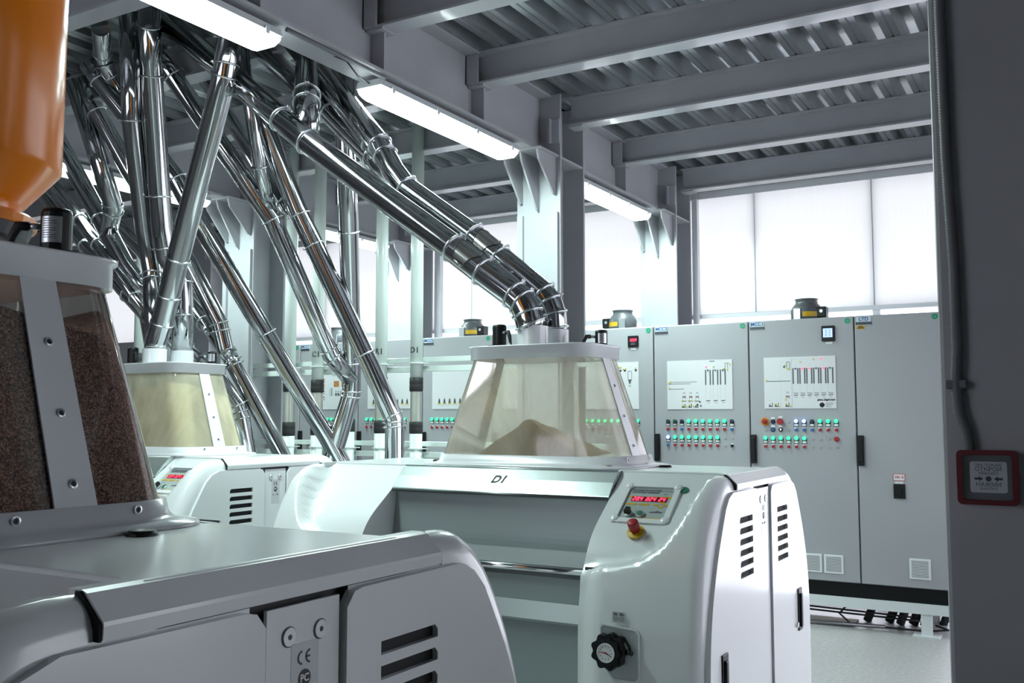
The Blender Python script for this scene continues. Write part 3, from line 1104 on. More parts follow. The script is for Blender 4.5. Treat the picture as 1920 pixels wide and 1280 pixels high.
def end_face(root, sx):
    R = frame((sx * 0.965, 0, 0), (0, sx, 0), (0, 0, 1))     # local u = +-y, v = z, normal = outward x
    for s in (-1, 1):
        polys = door_mesh(s)
        me = curve_mesh('end_door', polys, 0.018, WHITE)
        d = place(me, frame((sx * 0.962, 0, 0), (0, sx, 0), (0, 0, 1)), root)
        # black plate painted as the shade inside the louvre openings, pressed hoods over them
        a, b = (0.15, 0.335) if s > 0 else (-0.335, -0.15)
        obj('louvre_shade_plate', MB().box((sx * 0.9578, sx * a, 0.965), (sx * 0.9605, sx * b, 1.21)), SHADOW, d)
        # handle and lock low on the door
        yy, zz = (0.475, 0.755) if s > 0 else (-0.515, 0.69)
        h = obj('door_handle', MB().box((sx * 0.9705, sx * (yy - 0.03), zz - 0.085), (sx * 0.977, sx * (yy + 0.03), zz + 0.085), 0.003), BLACK, d)
        obj('handle_grip', MB().box((sx * 0.976, sx * (yy - 0.018), zz - 0.07), (sx * 0.986, sx * (yy + 0.006), zz + 0.065), 0.004), BLACK, h)
        obj('door_lock', MB().cyl((sx * 0.970, sx * (yy - 0.055), zz - 0.055), (sx * 0.980, sx * (yy - 0.055), zz - 0.055), 0.011, 16), CHROME, d)
    # centre strip
    cs = place(curve_mesh('centre_strip', [[(-0.074, 0.14), (0.074, 0.14), (0.074, 1.282), (-0.074, 1.282)]], 0.006, WHITE), frame((sx * 0.960, 0, 0), (0, sx, 0), (0, 0, 1)), root)
    for y in (-0.031, 0.033):
        m = MB()
        m.M = frame((sx * 0.963, sx * y, 1.240), (0, sx, 0), (0, 0, 1))
        m.lathe([(0.0135, 0), (0.0135, 0.0012), (0.0125, 0.0025), (0.004, 0.0025), (0.004, 0.0005), (0, 0.0005)], (0, 0, 0), 20, False)
        sc = obj('screw_washer', m, SILVER, cs)
        m = MB()
        m.M = frame((sx * 0.963, sx * y, 1.240), (0, sx, 0), (0, 0, 1))
        m.lathe([(0.0038, 0.0028), (0, 0.0028)], (0, 0, 0), 12, False)
        m.lathe([(0.0145, 0.0006), (0.0133, 0.0008)], (0, 0, 0), 20, False)
        obj('screw_socket', m, INK, sc)
    G = lambda y, z, h: frame((sx * (0.963 + h), sx * y, z), (0, sx, 0), (0, 0, 1))
    st = place(curve_mesh('approval_sticker', [rrect2(-0.026, -0.062, 0.030, 0.060, 0.001)], 0.0004, mat('sticker_clear', (0.56, 0.58, 0.60), 0.25)), G(0, 1.168, 0.0002), cs)

    def arc(r0, r1, a0, a1, cx, cy, n_=16):
        o = [(cx + r1 * math.cos(math.radians(a0 + (a1 - a0) * k / n_)), cy + r1 * math.sin(math.radians(a0 + (a1 - a0) * k / n_))) for k in range(n_ + 1)]
        i = [(cx + r0 * math.cos(math.radians(a0 + (a1 - a0) * k / n_)), cy + r0 * math.sin(math.radians(a0 + (a1 - a0) * k / n_))) for k in range(n_ + 1)]
        return o + i[::-1]
    place(curve_mesh('marking', [arc(0.0072, 0.0100, 95, 265, -0.0035, 0)], 0.0004, INK), G(0, 1.207, 0.0007), st)
    place(curve_mesh('marking', [arc(0.0072, 0.0100, 95, 265, 0.0125, 0)], 0.0004, INK), G(0, 1.207, 0.0007), st)
    place(curve_mesh('marking', [[(0.0035, -0.0014), (0.0118, -0.0014), (0.0118, 0.0014), (0.0035, 0.0014)]], 0.0004, INK), G(0, 1.207, 0.0007), st)
    circ = [(0.0125 * math.cos(a * PI / 16), 0.0125 * math.sin(a * PI / 16)) for a in range(32)]
    place(curve_mesh('round_emblem', [circ], 0.0004, INK), G(0.001, 1.178, 0.0007), st)
    place(text_mesh('lettering', 'PC', 0.015, LABW, bold=0.0003), G(0.001, 1.178, 0.0011), st)
    place(text_mesh('lettering', 'TU', 0.009, INK), G(-0.014, 1.150, 0.0007), st)
    place(text_mesh('lettering', 'SÜN', 0.009, INK), G(0.014, 1.150, 0.0007), st)


def make_mill(loc, label, content, hdx=0.0, front='', feeder=False):
    root = thing('roller_mill', label, 'machine', loc, 'white roller mills')
    # dark core and plinth
    obj('inner_body', MB().box((-0.94, -0.24, 0.1), (0.94, 0.24, 1.32)).box((-0.945, -0.60, 0.14), (-0.51, 0.60, 1.03)).box((0.51, -0.60, 0.14), (0.945, 0.60, 1.03)).box((0.60, -0.35, 1.0), (0.945, 0.35, 1.26)).box((-0.945, -0.35, 1.0), (-0.60, 0.35, 1.26)), BODYGREY, root)
    obj('plinth', MB().box((-0.93, -0.58, 0), (0.93, 0.58, 0.1)), BLACKM, root)
    # deck plate with bevelled end lips
    obj('deck', MB().box((-0.935, -0.252, 1.325), (0.935, 0.252, 1.3456), 0.003), WHITE, root)
    for s in (-1, 1):
        lip = [(s * 0.905, 1.3462), (s * 0.928, 1.3462), (s * 0.938, 1.343), (s * 0.968, 1.314), (s * 0.969, 1.309), (s * 0.968, 1.294), (s * 0.955, 1.290), (s * 0.905, 1.30)]
        obj('deck_lip', MB().prism(lip, 'y', -0.332, 0.332), WHITE, root)
        gp = [(s * 0.922, 1.3452), (s * 0.930, 1.3452), (s * 0.966, 1.312), (s * 0.966, 1.292), (s * 0.922, 1.292)]
        for q in (-1, 1):
            obj('seam_gap', MB().prism(gp, 'y', q * 0.3322, q * 0.3362), SHADOW, root)
            cp_ = [(s * 0.90, 1.3458), (s * 0.928, 1.3458), (s * 0.938, 1.3425), (s * 0.967, 1.313), (s * 0.967, 1.291), (s * 0.90, 1.291)]
            # cheek continues the bevel beyond the seam
    for sx in (-1, 1):
        for sy in (-1, 1):
            obj('side_cheek', cheek_mesh(sx, sy), WHITE, root)
        end_face(root, sx)
    # roll bay, front and rear
    for sy in (-1, 1):
        flap = [(sy * 0.240, 1.3470), (sy * 0.262, 1.3455), (sy * 0.290, 1.338), (sy * 0.330, 1.303), (sy * 0.372, 1.256), (sy * 0.376, 1.248), (sy * 0.371, 1.240),
                (sy * 0.363, 1.244), (sy * 0.318, 1.292), (sy * 0.24, 1.33)]
        cf = obj('cover_flap', MB().prism(flap, 'x', -0.497, 0.497), ALU, root)
        obj('flap_ridge', MB().tube([(-0.495, sy * 0.279, 1.3425), (0.495, sy * 0.279, 1.3425)], 0.004, 8), ALU, cf)
        obj('flap_edge', MB().tube([(-0.496, sy * 0.373, 1.246), (0.496, sy * 0.373, 1.246)], 0.0065, 8), mat('flap_edge_dark', (0.12, 0.125, 0.13), 0.3, 0.6), cf)
        gp = [(sy * (0.352 - 0.012 * math.cos(k / 10 * PI) + 0.0), 1.246 - 0.20 * k / 10) for k in range(11)] + [(sy * 0.30, 1.046), (sy * 0.30, 1.246)]
        obj('roll_guard', MB().prism(gp, 'x', -0.498, 0.498), GUARD, root)
        obj('guard_band', MB().prism([(sy * 0.362, 1.046), (sy * 0.372, 0.985), (sy * 0.30, 0.985), (sy * 0.30, 1.046)], 'x', -0.498, 0.498), mat('guard_band_grey', (0.36, 0.40, 0.40), 0.35, 0.3), root)
        bar = obj('front_bar', MB().tube([(-0.497, sy * 0.385, 0.972), (0.497, sy * 0.385, 0.972)], 0.013, 14), CHROME, root)
        obj('bar_channel', MB().box((-0.497, sy * 0.30, 0.945), (0.497, sy * 0.385, 0.958)), mat('bar_channel_dark', (0.10, 0.105, 0.11), 0.3, 0.8), bar)
        obj('lower_panel', MB().prism([(sy * 0.365, 0.945), (sy * 0.375, 0.85), (sy * 0.30, 0.85), (sy * 0.30, 0.945)], 'x', -0.498, 0.498), GUARD, root)
        obj('lower_ridge', MB().prism([(sy * 0.378, 0.850), (sy * 0.395, 0.785), (sy * 0.388, 0.775), (sy * 0.30, 0.775), (sy * 0.30, 0.85)], 'x', -0.498, 0.498), ALU, root)
        lo = [(sy * (0.37 + 0.09 * (k / 12) ** 1.6), 0.773 - 0.5 * k / 12) for k in range(13)] + [(sy * 0.30, 0.273), (sy * 0.30, 0.773)]
        obj('lower_curve', MB().prism(lo, 'x', -0.498, 0.498), GUARD, root)
        if sy < 0 and front:
            M = frame((0.0, -0.3335, 1.2995), (1, 0, 0), (0, 0.07, 0.07))
            place(text_mesh('lettering', front, 0.052, INK, 0.25, bold=0.0022), M, cf)
    control_station(root)
    roll_adjust(root)
    for s in (-1, 1):
        obj('deck_cap', MB().lathe([(0.026, 0), (0.026, 0.004), (0.021, 0.009), (0.012, 0.0095), (0, 0.0075)], (s * 0.555 + 0.0, 0.05, 1.3456), 24, False), BLACK, root)
    # ---- hopper
    hx = 0.03 + hdx
    B = (0.425, 0.235, 0.11)
    T = (0.282, 0.19, 0.095)
    rings = [rrect(B[0] + 0.075, B[1] + 0.03, 0.12, 1.3456, 7, hx), rrect(B[0] + 0.072, B[1] + 0.028, 0.12, 1.353, 7, hx),
             rrect(B[0] + 0.020, B[1] + 0.016, 0.115, 1.357, 7, hx), rrect(B[0] + 0.008, B[1] + 0.009, 0.112, 1.366, 7, hx),
             rrect(B[0] + 0.002, B[1] + 0.004, 0.11, 1.392, 7, hx), rrect(B[0] - 0.008, B[1] - 0.004, 0.105, 1.392, 7, hx)]
    base = obj('hopper_base', MB().loft(rings, True, True), WHITE2, root)
    glass = {'grain': AC_GRAIN, 'flour': AC_FLOUR, 'cream': AC_CREAM}[content]
    z0, z1 = 1.36, 1.792
    wall = frust(*B, *T, z0, z1, hx, steps=10)
    hb = obj('hopper_window', MB().loft(wall, False, False), glass, root)
    lid = [rrect(T[0] + 0.004, T[1] + 0.004, 0.097, 1.790, 7, hx), rrect(T[0] + 0.012, T[1] + 0.012, 0.10, 1.790, 7, hx), rrect(T[0] + 0.012, T[1] + 0.012, 0.10, 1.838, 7, hx),
           rrect(T[0] + 0.018, T[1] + 0.018, 0.10, 1.840, 7, hx), rrect(T[0] + 0.018, T[1] + 0.018, 0.10, 1.846, 7, hx)]
    ld = obj('hopper_lid', MB().loft(lid, True, True), WHITE2, root)
    m = MB()
    for k in range(14):
        a = 2 * PI * k / 14
        m.lathe([(0.005, 0), (0.005, 0.004), (0, 0.005)], (hx + (T[0] - 0.012) * max(-0.92, min(0.92, 1.25 * math.cos(a))), (T[1] - 0.012) * max(-0.9, min(0.9, 1.25 * math.sin(a))), 1.846), 8, False)
    o = obj('lid_bolts', m, SILVER, ld)
    for s in (-1, 1):
        e0, e1 = B[0] + 0.004, T[0] + 0.004
        zt, zb_ = 1.792, 1.352

        def fx(z):
            t = (z - 1.36) / (1.792 - 1.36)
            return hx + s * (B[0] + (T[0] - B[0]) * t + 0.003)
        wv = [(fx(zb_), 0.037, zb_), (fx(zt), 0.034, zt)]
        m = MB()
        ring = []
        d = 0.004 * s
        vs = [(fx(zb_), -0.041, zb_), (fx(zb_), 0.041, zb_), (fx(zt), 0.035, zt), (fx(zt), -0.035, zt)]
        vs += [(x + d, y, z) for x, y, z in vs]
        m.add(vs, [(0, 1, 2, 3), (4, 5, 6, 7), (0, 1, 5, 4), (1, 2, 6, 5), (2, 3, 7, 6), (3, 0, 4, 7)])
        sp = obj('hopper_strip', m, WHITE2, root)
        for z in (1.675, 1.55, 1.43):
            q = MB()
            q.M = frame((fx(z) + d, 0.0, z), (0, s, 0), (0.33 * -s, 0, 1))
            q.lathe([(0.0085, 0), (0.0085, 0.0022), (0.0055, 0.003), (0.0045, 0.0012), (0, 0.0012)], (0, 0, 0), 14, False)
            two_tone(obj('screw', q, SILVER, sp), q.M)
        for y in (-0.115, 0.115):
            q = MB()
            q.M = frame((hx + s * (B[0] + 0.006), y, 1.379), (0, s, 0), (0, 0, 1))
            q.lathe([(0.0085, 0), (0.0085, 0.0022), (0.0055, 0.003), (0.004, 0.001), (0, 0.001)], (0, 0, 0), 14, False)
            two_tone(obj('screw', q, SILVER, base), q.M)
    # contents
    NXg, NYg = 44, 26
    fillM = {'grain': GRAIN, 'flour': FLOUR, 'cream': CREAM}[content]

    def half(z):
        t = max(0, min(1, (z - 1.36) / (1.792 - 1.36)))
        return B[0] + (T[0] - B[0]) * t - 0.006, B[1] + (T[1] - B[1]) * t - 0.006, B[2] + (T[2] - B[2]) * t

    if content == 'flour':
        m = MB()
        vs, fs = [], []

        def hgt(x, y):
            d = math.hypot(x - 0.01, (y + 0.20) * 0.45)
            return 1.366 + max(0.0, 0.170 - 0.60 * max(0, d - 0.03) - 0.9 * min(d, 0.03) ** 2 / 0.03 * 0.3) + 0.004 * math.sin(x * 41 + y * 23)
        for i in range(NXg + 1):
            for j in range(NYg + 1):
                u, v = -1 + 2 * i / NXg, -1 + 2 * j / NYg
                z = hgt(u * 0.40, v * 0.22)
                hx_, hy_, r_ = half(z)
                vs.append((hx + 0.03 + u * hx_ * (0.90 if abs(u) > 0.95 else 0.94), v * hy_, z))
        for i in range(NXg):
            for j in range(NYg):
                a = i * (NYg + 1) + j
                fs.append((a, a + NYg + 1, a + NYg + 2, a + 1))
        m.add(vs, fs, True)
        # skirt on the front and back faces
        for j in (0, NYg):
            row = [vs[i * (NYg + 1) + j] for i in range(NXg + 1)]
            m.add(row + [(p[0], math.copysign(half(1.362)[1], p[1]) * 1.0, 1.362) for p in row], [(i, i + 1, NXg + 2 + i, NXg + 1 + i) for i in range(NXg)], False)
        f = obj('semolina_heap', m, fillM, root)
        f['kind'] = 'stuff'
    else:
        zf = 1.735 if content == 'grain' else 1.665
        rings = []
        for k in range(9):
            z = 1.362 + (1.50 - 1.362) * k / 8
            hx_, hy_, r_ = half(z)
            rings.append(rrect(hx_, hy_, r_, z, 7, hx))
        # upper rings follow the sloping surface of the fill
        last = rings[-1]
        for k in range(1, 8):
            t = k / 7
            ring = []
            for q in range(len(last)):
                z0_ = last[q][2]
                x0_, y0_ = (last[q][0] - hx) / half(1.5)[0], last[q][1] / half(1.5)[1]
                zt_ = zf - (0.10 * max(0, y0_) ** 1.5 if content == 'grain' else 0.05 * y0_ - 0.03 * x0_) + 0.006 * math.sin(q * 1.3)
                z = 1.5 + (zt_ - 1.5) * t
                hx_, hy_, r_ = half(z)
                rr_ = rrect(hx_, hy_, r_, z, 7, hx)[q]
                ring.append(rr_)
            rings.append(ring)
        for sc in (0.8, 0.5, 0.2):
            rings.append([(hx + (p[0] - hx) * sc, p[1] * sc, p[2] * sc + (zf - 0.005) * (1 - sc)) for p in rings[15]])
        f = obj('grain_fill' if content == 'grain' else 'meal_fill', MB().loft(rings, True, True), fillM, root)
        f['kind'] = 'stuff'
    # ---- fittings on the lid
    if not feeder:
        for y in (-0.095, 0.095):
            sk = obj('inlet_socket', MB().lathe([(0.058, 0), (0.0655, 0.0), (0.0655, 0.083), (0.058, 0.083)], (hx - 0.005, y, 1.846), 64, False), WHITE2, ld)
            obj('socket_clamp', MB().torus((hx - 0.005, y, 1.929), (0, 0, 1), 0.061, 0.004), RING, sk) if False else None
        sensor(ld, hx - 0.155, -0.12, 1.846, 0, False)
        sensor(ld, hx + 0.21, 0.125, 1.846, 1, True, 0.027, 0.075)
    else:
        sensor(ld, hx + 0.235, 0.07, 1.846, 1, True, 0.028, 0.088)
    return root


make_mill((-1.915, 1.05, 0), 'nearest white roller mill with brown grain in its clear hopper', 'grain', 0.0, '', True)
make_mill((-2.0, 3.65, 0), 'white roller mill marked D1 with red display and flour heap in hopper', 'flour', 0.0, 'D1')
make_mill((-4.565, 3.735, 0), 'white roller mill at left behind the others, cream meal in hopper', 'cream', 0.10, '')

# ------------------------------------------------------------------ orange feeder over the nearest hopper
fd = thing('grain_feeder', 'orange painted steel feed chute above the nearest hopper', 'machine', (-1.97, 1.05, 1.846))
fb = obj('chute_body', MB().lathe([(0.172, 0.10), (0.172, 0.124), (0.178, 0.130), (0.236, 0.198), (0.2445, 0.208), (0.2445, 1.2), (0.0, 1.2)], (0, 0, 0), 40), ORANGE, fd)
obj('neck_flange', MB().lathe([(0.16, 0.080), (0.200, 0.080), (0.202, 0.084), (0.202, 0.098), (0.196, 0.104), (0.172, 0.106)], (0, 0, 0), 40, False), ORANGE, fd)
obj('flange_gasket', MB().lathe([(0.15, 0.056), (0.184, 0.056), (0.194, 0.080), (0.16, 0.080)], (0, 0, 0), 40, False), mat('gasket_grey', (0.035, 0.036, 0.04), 0.5), fd)
obj('sight_tube', MB().lathe([(0.150, 0.0), (0.156, 0.0), (0.156, 0.058), (0.150, 0.058)], (0, 0, 0), 40), SIGHT, fd)
# inspection door: curved plate standing proud, with two hinges
vs, fs = [], []
for i in range(9):
    a = math.radians(-100 + 10.5 * i)
    for z in (0.262, 0.95):
        for r in (0.246, 0.252):
            vs.append((r * math.cos(a), r * math.sin(a), z))
for i in range(8):
    o = 4 * i
    fs += [(o, o + 4, o + 6, o + 2), (o + 1, o + 3, o + 7, o + 5), (o, o + 1, o + 5, o + 4), (o + 2, o + 6, o + 7, o + 3)]
fs += [(0, 2, 3, 1), (32, 33, 35, 34)]
dr = obj('inspection_door', MB().add(vs, fs), ORANGE, fd)
for z in (0.315, 0.47):
    a = math.radians(-12)
    p = Vector((0.252 * math.cos(a), 0.252 * math.sin(a), z))
    obj('hinge', MB().cyl(p, p + Vector((0, 0, 0.036)), 0.0085, 12).cyl(p + Vector((0, 0, 0.038)), p + Vector((0, 0, 0.072)), 0.0085, 12), ORANGE, dr)


# ------------------------------------------------------------------ control cabinets along the back wall
CY = 7.5
CZ0, CZ1 = 0.33, 2.31
BTN = {}


def shared(key, fn):
    if key not in BTN:
        BTN[key] = fn()
    return BTN[key]


def disc(r, h, material, rim=None, n=16):
    m = MB()
    m.M = frame((0, 0, 0), (1, 0, 0), (0, 0, 1))
    m.lathe([(r, 0), (r, h), (r * 0.85, h * 1.25), (0, h * 1.3)], (0, 0, 0), n, False)
    return m.mesh('disc', material)


def lamp_parts(cab, x, z, cm, lab=True):
    b = link('indicator_lamp', shared('bez', lambda: disc(0.017, 0.006, BLACK)), cab, (x, 0, z))
    c = link('lens', shared('lens' + cm.name, lambda: disc(0.0145, 0.014, cm)), b, (0, 0, 0.003))
    if lab:
        link('label_plate', shared('lbl', lambda: MB().box((-0.014, -0.003, -0.008), (0.014, 0, 0.008)).mesh('lbl', LABW)), b, (0, -0.0015, -0.026))
        link('label_backing', shared('lblb', lambda: MB().box((-0.018, -0.0015, -0.012), (0.018, 0, 0.026)).mesh('lblb', BLACK)), b, (0, 0, -0.026))


def push_parts(cab, x, z, cm):
    b = link('push_button', shared('ring', lambda: disc(0.0165, 0.004, SILVER)), cab, (x, 0, z))
    link('button_cap', shared('cap' + cm.name, lambda: disc(0.0128, 0.011, cm)), b)


def plug(cab, x, z):
    link('blank_plug', shared('plug', lambda: disc(0.011, 0.004, mat('plug_grey', (0.36, 0.35, 0.34), 0.5))), cab, (x, 0, z))


class Print:
    """flat print on a mimic board: quads in (x, z) just proud of the board"""
    def __init__(self):
        self.m = {}

    def q(self, mt, x0, z0, x1, z1):
        self.m.setdefault(mt.name, (MB(), mt))[0].add([(x0, 0, z0), (x1, 0, z0), (x1, 0, z1), (x0, 0, z1)], [(0, 1, 2, 3)])

    def poly(self, mt, pts):
        self.m.setdefault(mt.name, (MB(), mt))[0].add([(p[0], 0, p[1]) for p in pts], [list(range(len(pts)))])

    def dot(self, mt, x, z, r, n=12):
        self.poly(mt, [(x + r * math.cos(2 * PI * k / n), z + r * math.sin(2 * PI * k / n)) for k in range(n)])

    def emit(self, parent):
        for k, (mb, mt) in self.m.items():
            o = obj('mimic_print', mb, mt, parent, recalc=False)
            o.location = (0, -0.0052, 0)
            o['kind'] = 'stuff'


def led(board, x, z, mt):
    link('board_led', shared('led' + mt.name, lambda: disc(0.0062, 0.004, mt, n=10)), board, (x, -0.0052, z))


def cabinet(x0, x1, lab, tag_text=None, tag_ok=True, top=CZ1, handle=True):
    wdt = x1 - x0
    c = thing('control_cabinet', lab, 'cabinet', (x0, CY, 0), 'grey control cabinets along the back wall')
    obj('cabinet_body', MB().box((0.002, 0.024, CZ0), (wdt - 0.002, 0.5, top), 0.004), CAB, c)
    d = obj('door', MB().box((0.005, 0.0, CZ0 + 0.008), (wdt - 0.005, 0.022, top - 0.006), 0.005), CAB, c)
    obj('plinth', MB().box((0.0, 0.012, 0.23), (wdt, 0.5, CZ0)), BLACKM, c)
    if handle:
        h = obj('swing_handle', MB().box((0.005, -0.024, 1.195), (0.05, 0, 1.418), 0.004), BLACK, d)
        obj('handle_lever', MB().box((0.013, -0.034, 1.22), (0.042, -0.022, 1.395), 0.003), BLACK, h)
        obj('key_lock', MB().cyl((0.027, -0.0265, 1.235), (0.027, -0.0235, 1.235), 0.006, 12), SILVER, h)
    if tag_text:
        t = obj('name_tag', MB().box((0.018, -0.003, top - 0.075), (0.018 + 0.105, 0, top - 0.012)), mat('tag_pale', (0.52, 0.60, 0.66), 0.4), d)
        obj('tag_bar', MB().box((0.014, -0.0045, top - 0.072), (0.128, -0.003, top - 0.050), 0.001), mat('tag_dark', (0.05, 0.055, 0.065), 0.4), t)
        place(text_mesh('lettering', tag_text, 0.038, BLUEINK, bold=0.001), frame((0.071, -0.0037, top - 0.030), (1, 0, 0), (0, 0, 1)), t)
    if tag_ok:
        m = MB()
        m.M = frame((wdt - 0.045, -0.001, top - 0.036), (1, 0, 0), (0, 0, 1))
        m.lathe([(0, 0.001), (0.021, 0.001), (0.021, 0)], (0, 0, 0), 20, False)
        g = obj('check_sticker', m, GREENP, d)
        place(curve_mesh('tick', [[(-0.008, 0.0), (-0.003, -0.007), (0.009, 0.007), (0.008, 0.009), (-0.003, -0.004), (-0.007, 0.002)]], 0.0003, mat('tick_green', (0.25, 0.6, 0.42), 0.4)), frame((wdt - 0.045, -0.0026, top - 0.036), (1, 0, 0), (0, 0, 1)), g)
    return c, d


def board(d, x0, x1, z0, z1):
    return obj('mimic_board', MB().box((x0, -0.005, z0), (x1, 0.0, z1)), PANELW, d)


def grille(d, x0, z0, x1, z1):
    g = obj('filter_grille', MB().box((x0, -0.008, z0), (x1, 0, z1), 0.003), LABW, d)
    n_ = 11
    m = MB()
    for k in range(n_):
        z = z0 + 0.018 + (z1 - z0 - 0.036) * k / (n_ - 1)
        link('grille_slot', shared('slot%.3f' % (x1 - x0), lambda: MB().box((0, -0.0012, -0.0022), (x1 - x0 - 0.03, 0.0, 0.0022)).mesh('slot', mat('slot_grey', (0.16, 0.16, 0.165), 0.6))), g, (x0 + 0.015, -0.0078, z))


def machine_glyph(p, x, z, s=1.0, y=True):
    p.poly(REDINK, [(x - 0.008 * s, z - 0.010 * s), (x + 0.008 * s, z - 0.010 * s), (x, z + 0.006 * s)])
    for k in (-1, 1):
        p.q(INK, x + k * 0.011 * s - 0.0018, z - 0.022 * s, x + k * 0.011 * s + 0.0018, z + 0.004 * s)
        p.poly(INK, [(x + k * 0.012 * s, z + 0.02 * s), (x + k * 0.008 * s, z + 0.02 * s), (x, z + 0.032 * s), (x + k * 0.002 * s, z + 0.034 * s)])
    p.q(INK, x - 0.015 * s, z - 0.004 * s, x + 0.015 * s, z - 0.001 * s)


def pump_glyph(p, x, z):
    p.q(INK, x - 0.018, z - 0.009, x + 0.012, z - 0.003)
    p.q(INK, x - 0.012, z - 0.003, x - 0.004, z + 0.010)
    p.q(INK, x + 0.008, z - 0.010, x + 0.013, z + 0.022)


# --- MCC1
c1, d1 = cabinet(-2.22, -1.42, 'grey control cabinet MCC1 with blue screen and orange rotary switch', 'MCC1')
b1 = board(d1, 0.118, 0.66, 1.619, 2.016)
p = Print()
ox = 0.118
for k in range(6):
    bx = ox + 0.243 + 0.0520 * k
    for s in (-0.018, 0.018):
        p.q(GREYINK, bx + s - 0.0055, 1.808, bx + s + 0.0055, 1.928)
    p.q(THININK, bx - 0.020, 1.74, bx - 0.0185, 1.808)
    p.q(THININK, bx - 0.018, 1.729, bx + 0.018, 1.742)
    p.poly(GREYINK, [(bx - 0.018, 1.716), (bx + 0.016, 1.719), (bx + 0.020, 1.725), (bx - 0.014, 1.723)])
    p.q(GREYINK, bx - 0.008, 1.704, bx + 0.012, 1.707)
    p.q(THININK, bx, 1.93, bx + 0.001, 1.955)
p.q(BLUEINK, ox + 0.213, 1.632, ox + 0.2145, 1.995)
p.q(BLUEINK, ox + 0.213, 1.995, ox + 0.222, 1.9965)
p.q(BLUEINK, ox + 0.185, 1.631, ox + 0.2145, 1.6325)
p.q(GREYINK, ox + 0.018, 1.828, ox + 0.204, 1.833)
p.q(THININK, ox + 0.127, 1.64, ox + 0.128, 1.98)
p.q(THININK, ox + 0.127, 1.979, ox + 0.18, 1.98)
p.q(THININK, ox + 0.222, 1.995, ox + 0.50, 1.996)
p.q(GREYINK, ox + 0.176, 1.925, ox + 0.180, 1.98)
p.q(GREYINK, ox + 0.197, 1.925, ox + 0.201, 1.98)
p.q(GREYINK, ox + 0.176, 1.976, ox + 0.201, 1.980)
p.dot(GREYINK, ox + 0.158, 1.94, 0.009)
machine_glyph(p, ox + 0.180, 1.716)
pump_glyph(p, ox + 0.178, 1.642)
pump_glyph(p, ox + 0.096, 1.642)
pump_glyph(p, ox + 0.05, 1.642)
p.poly(THININK, [(ox + 0.02, 1.682), (ox + 0.05, 1.688), (ox + 0.055, 1.676), (ox + 0.05, 1.684)])
p.q(REDINK, ox + 0.408, 1.676, ox + 0.53, 1.6775)
p.dot(INK, ox + 0.437, 1.645, 0.019, 20)
p.poly(BLUEINK, [(ox + 0.424, 1.640), (ox + 0.450, 1.642), (ox + 0.452, 1.647), (ox + 0.424, 1.645)])
for k, l in enumerate((0.060, 0.055, 0.035, 0.045)):
    p.q(GREYINK, ox + 0.462, 1.657 - 0.009 * k, ox + 0.462 + l, 1.660 - 0.009 * k)
p.emit(b1)
place(text_mesh('lettering', 'genc.degirmen', 0.0225, INK, 0.25, 'CENTER', 0.0007), frame((ox + 0.468, -0.0055, 1.685), (1, 0, 0), (0, 0, 1)), b1)
for k in range(6):
    led(b1, ox + 0.243 + 0.0520 * k, 1.924, [INK, LED_R, LED_R, INK, LED_R, INK][k])
for x, z, mt in ((0.280, 1.977, LED_Y), (0.380, 1.996, LED_Y), (0.434, 1.997, LED_R), (0.018, 1.838, LED_Y), (0.164, 1.953, LED_Y), (0.182, 1.924, LED_Y), (0.196, 1.924, LED_Y), (0.164, 1.686, LED_Y), (0.166, 1.653, LED_Y), (0.200, 1.640, LED_Y), (0.084, 1.653, LED_Y), (0.112, 1.640, LED_Y)):
    led(b1, ox + x, z, mt)
xs = [0.120 + 0.0594 * k for k in range(10)]
Z = (1.519, 1.457, 1.389, 1.328)
sw = obj('rotary_switch', MB().add([], []).cyl((xs[0] - 0.002, 0, Z[0]), (xs[0] - 0.002, -0.010, Z[0]), 0.031, 24), mat('switch_orange', (0.60, 0.22, 0.01), 0.4), d1)
obj('switch_knob', MB().cyl((xs[0], -0.010, Z[0]), (xs[0], -0.028, Z[0]), 0.019, 20), RED, sw)
obj('knob_grip', MB().box((xs[0] - 0.019, -0.040, Z[0] - 0.006), (xs[0] + 0.019, -0.026, Z[0] + 0.006), 0.002), RED, sw)
for k, (cm, z) in enumerate(((LED_BD, Z[0]), (BLUEB, Z[1]))):
    b = link('key_switch', shared('bez', lambda: disc(0.017, 0.006, BLACK)), d1, (xs[1], 0, z))
    link('switch_cap', shared('cap' + cm.name, lambda cm=cm: disc(0.0128, 0.011, cm)), b)
    obj('label_plate', MB().box((-0.015, -0.003, 0.018), (0.015, 0, 0.034)), LABW, b)
eb = obj('stop_mushroom', MB().cyl((xs[2], 0, Z[0]), (xs[2], -0.012, Z[0]), 0.014, 16).cyl((xs[2], -0.012, Z[0]), (xs[2], -0.030, Z[0]), 0.0235, 20), RED, d1)
obj('label_plate', MB().box((xs[2] - 0.015, -0.003, Z[0] + 0.026), (xs[2] + 0.015, 0, Z[0] + 0.042)), LABW, eb)
bk = link('key_switch', shared('bez', lambda: disc(0.017, 0.006, BLACK)), d1, (xs[2], 0, Z[1]))
link('switch_cap', shared('capw', lambda: disc(0.010, 0.012, CHROME)), bk)
obj('label_plate', MB().box((-0.015, -0.003, 0.018), (0.015, 0, 0.034)), LABW, bk)
plug(d1, xs[3], Z[0]); plug(d1, xs[3], Z[1]); plug(d1, xs[0], Z[1])
for k, cm in ((4, LED_B), (5, LED_B), (6, LED_BD), (7, LED_G), (8, LED_G), (9, LED_G)):
    lamp_parts(d1, xs[k], Z[0], cm)
for k, cm in ((4, BLUEB), (5, BLUEB), (6, BLUEB), (7, RED), (8, RED), (9, RED)):
    push_parts(d1, xs[k], Z[1], cm)
for k in range(6):
    lamp_parts(d1, xs[k], Z[2], LED_G)
    push_parts(d1, xs[k], Z[3], RED)
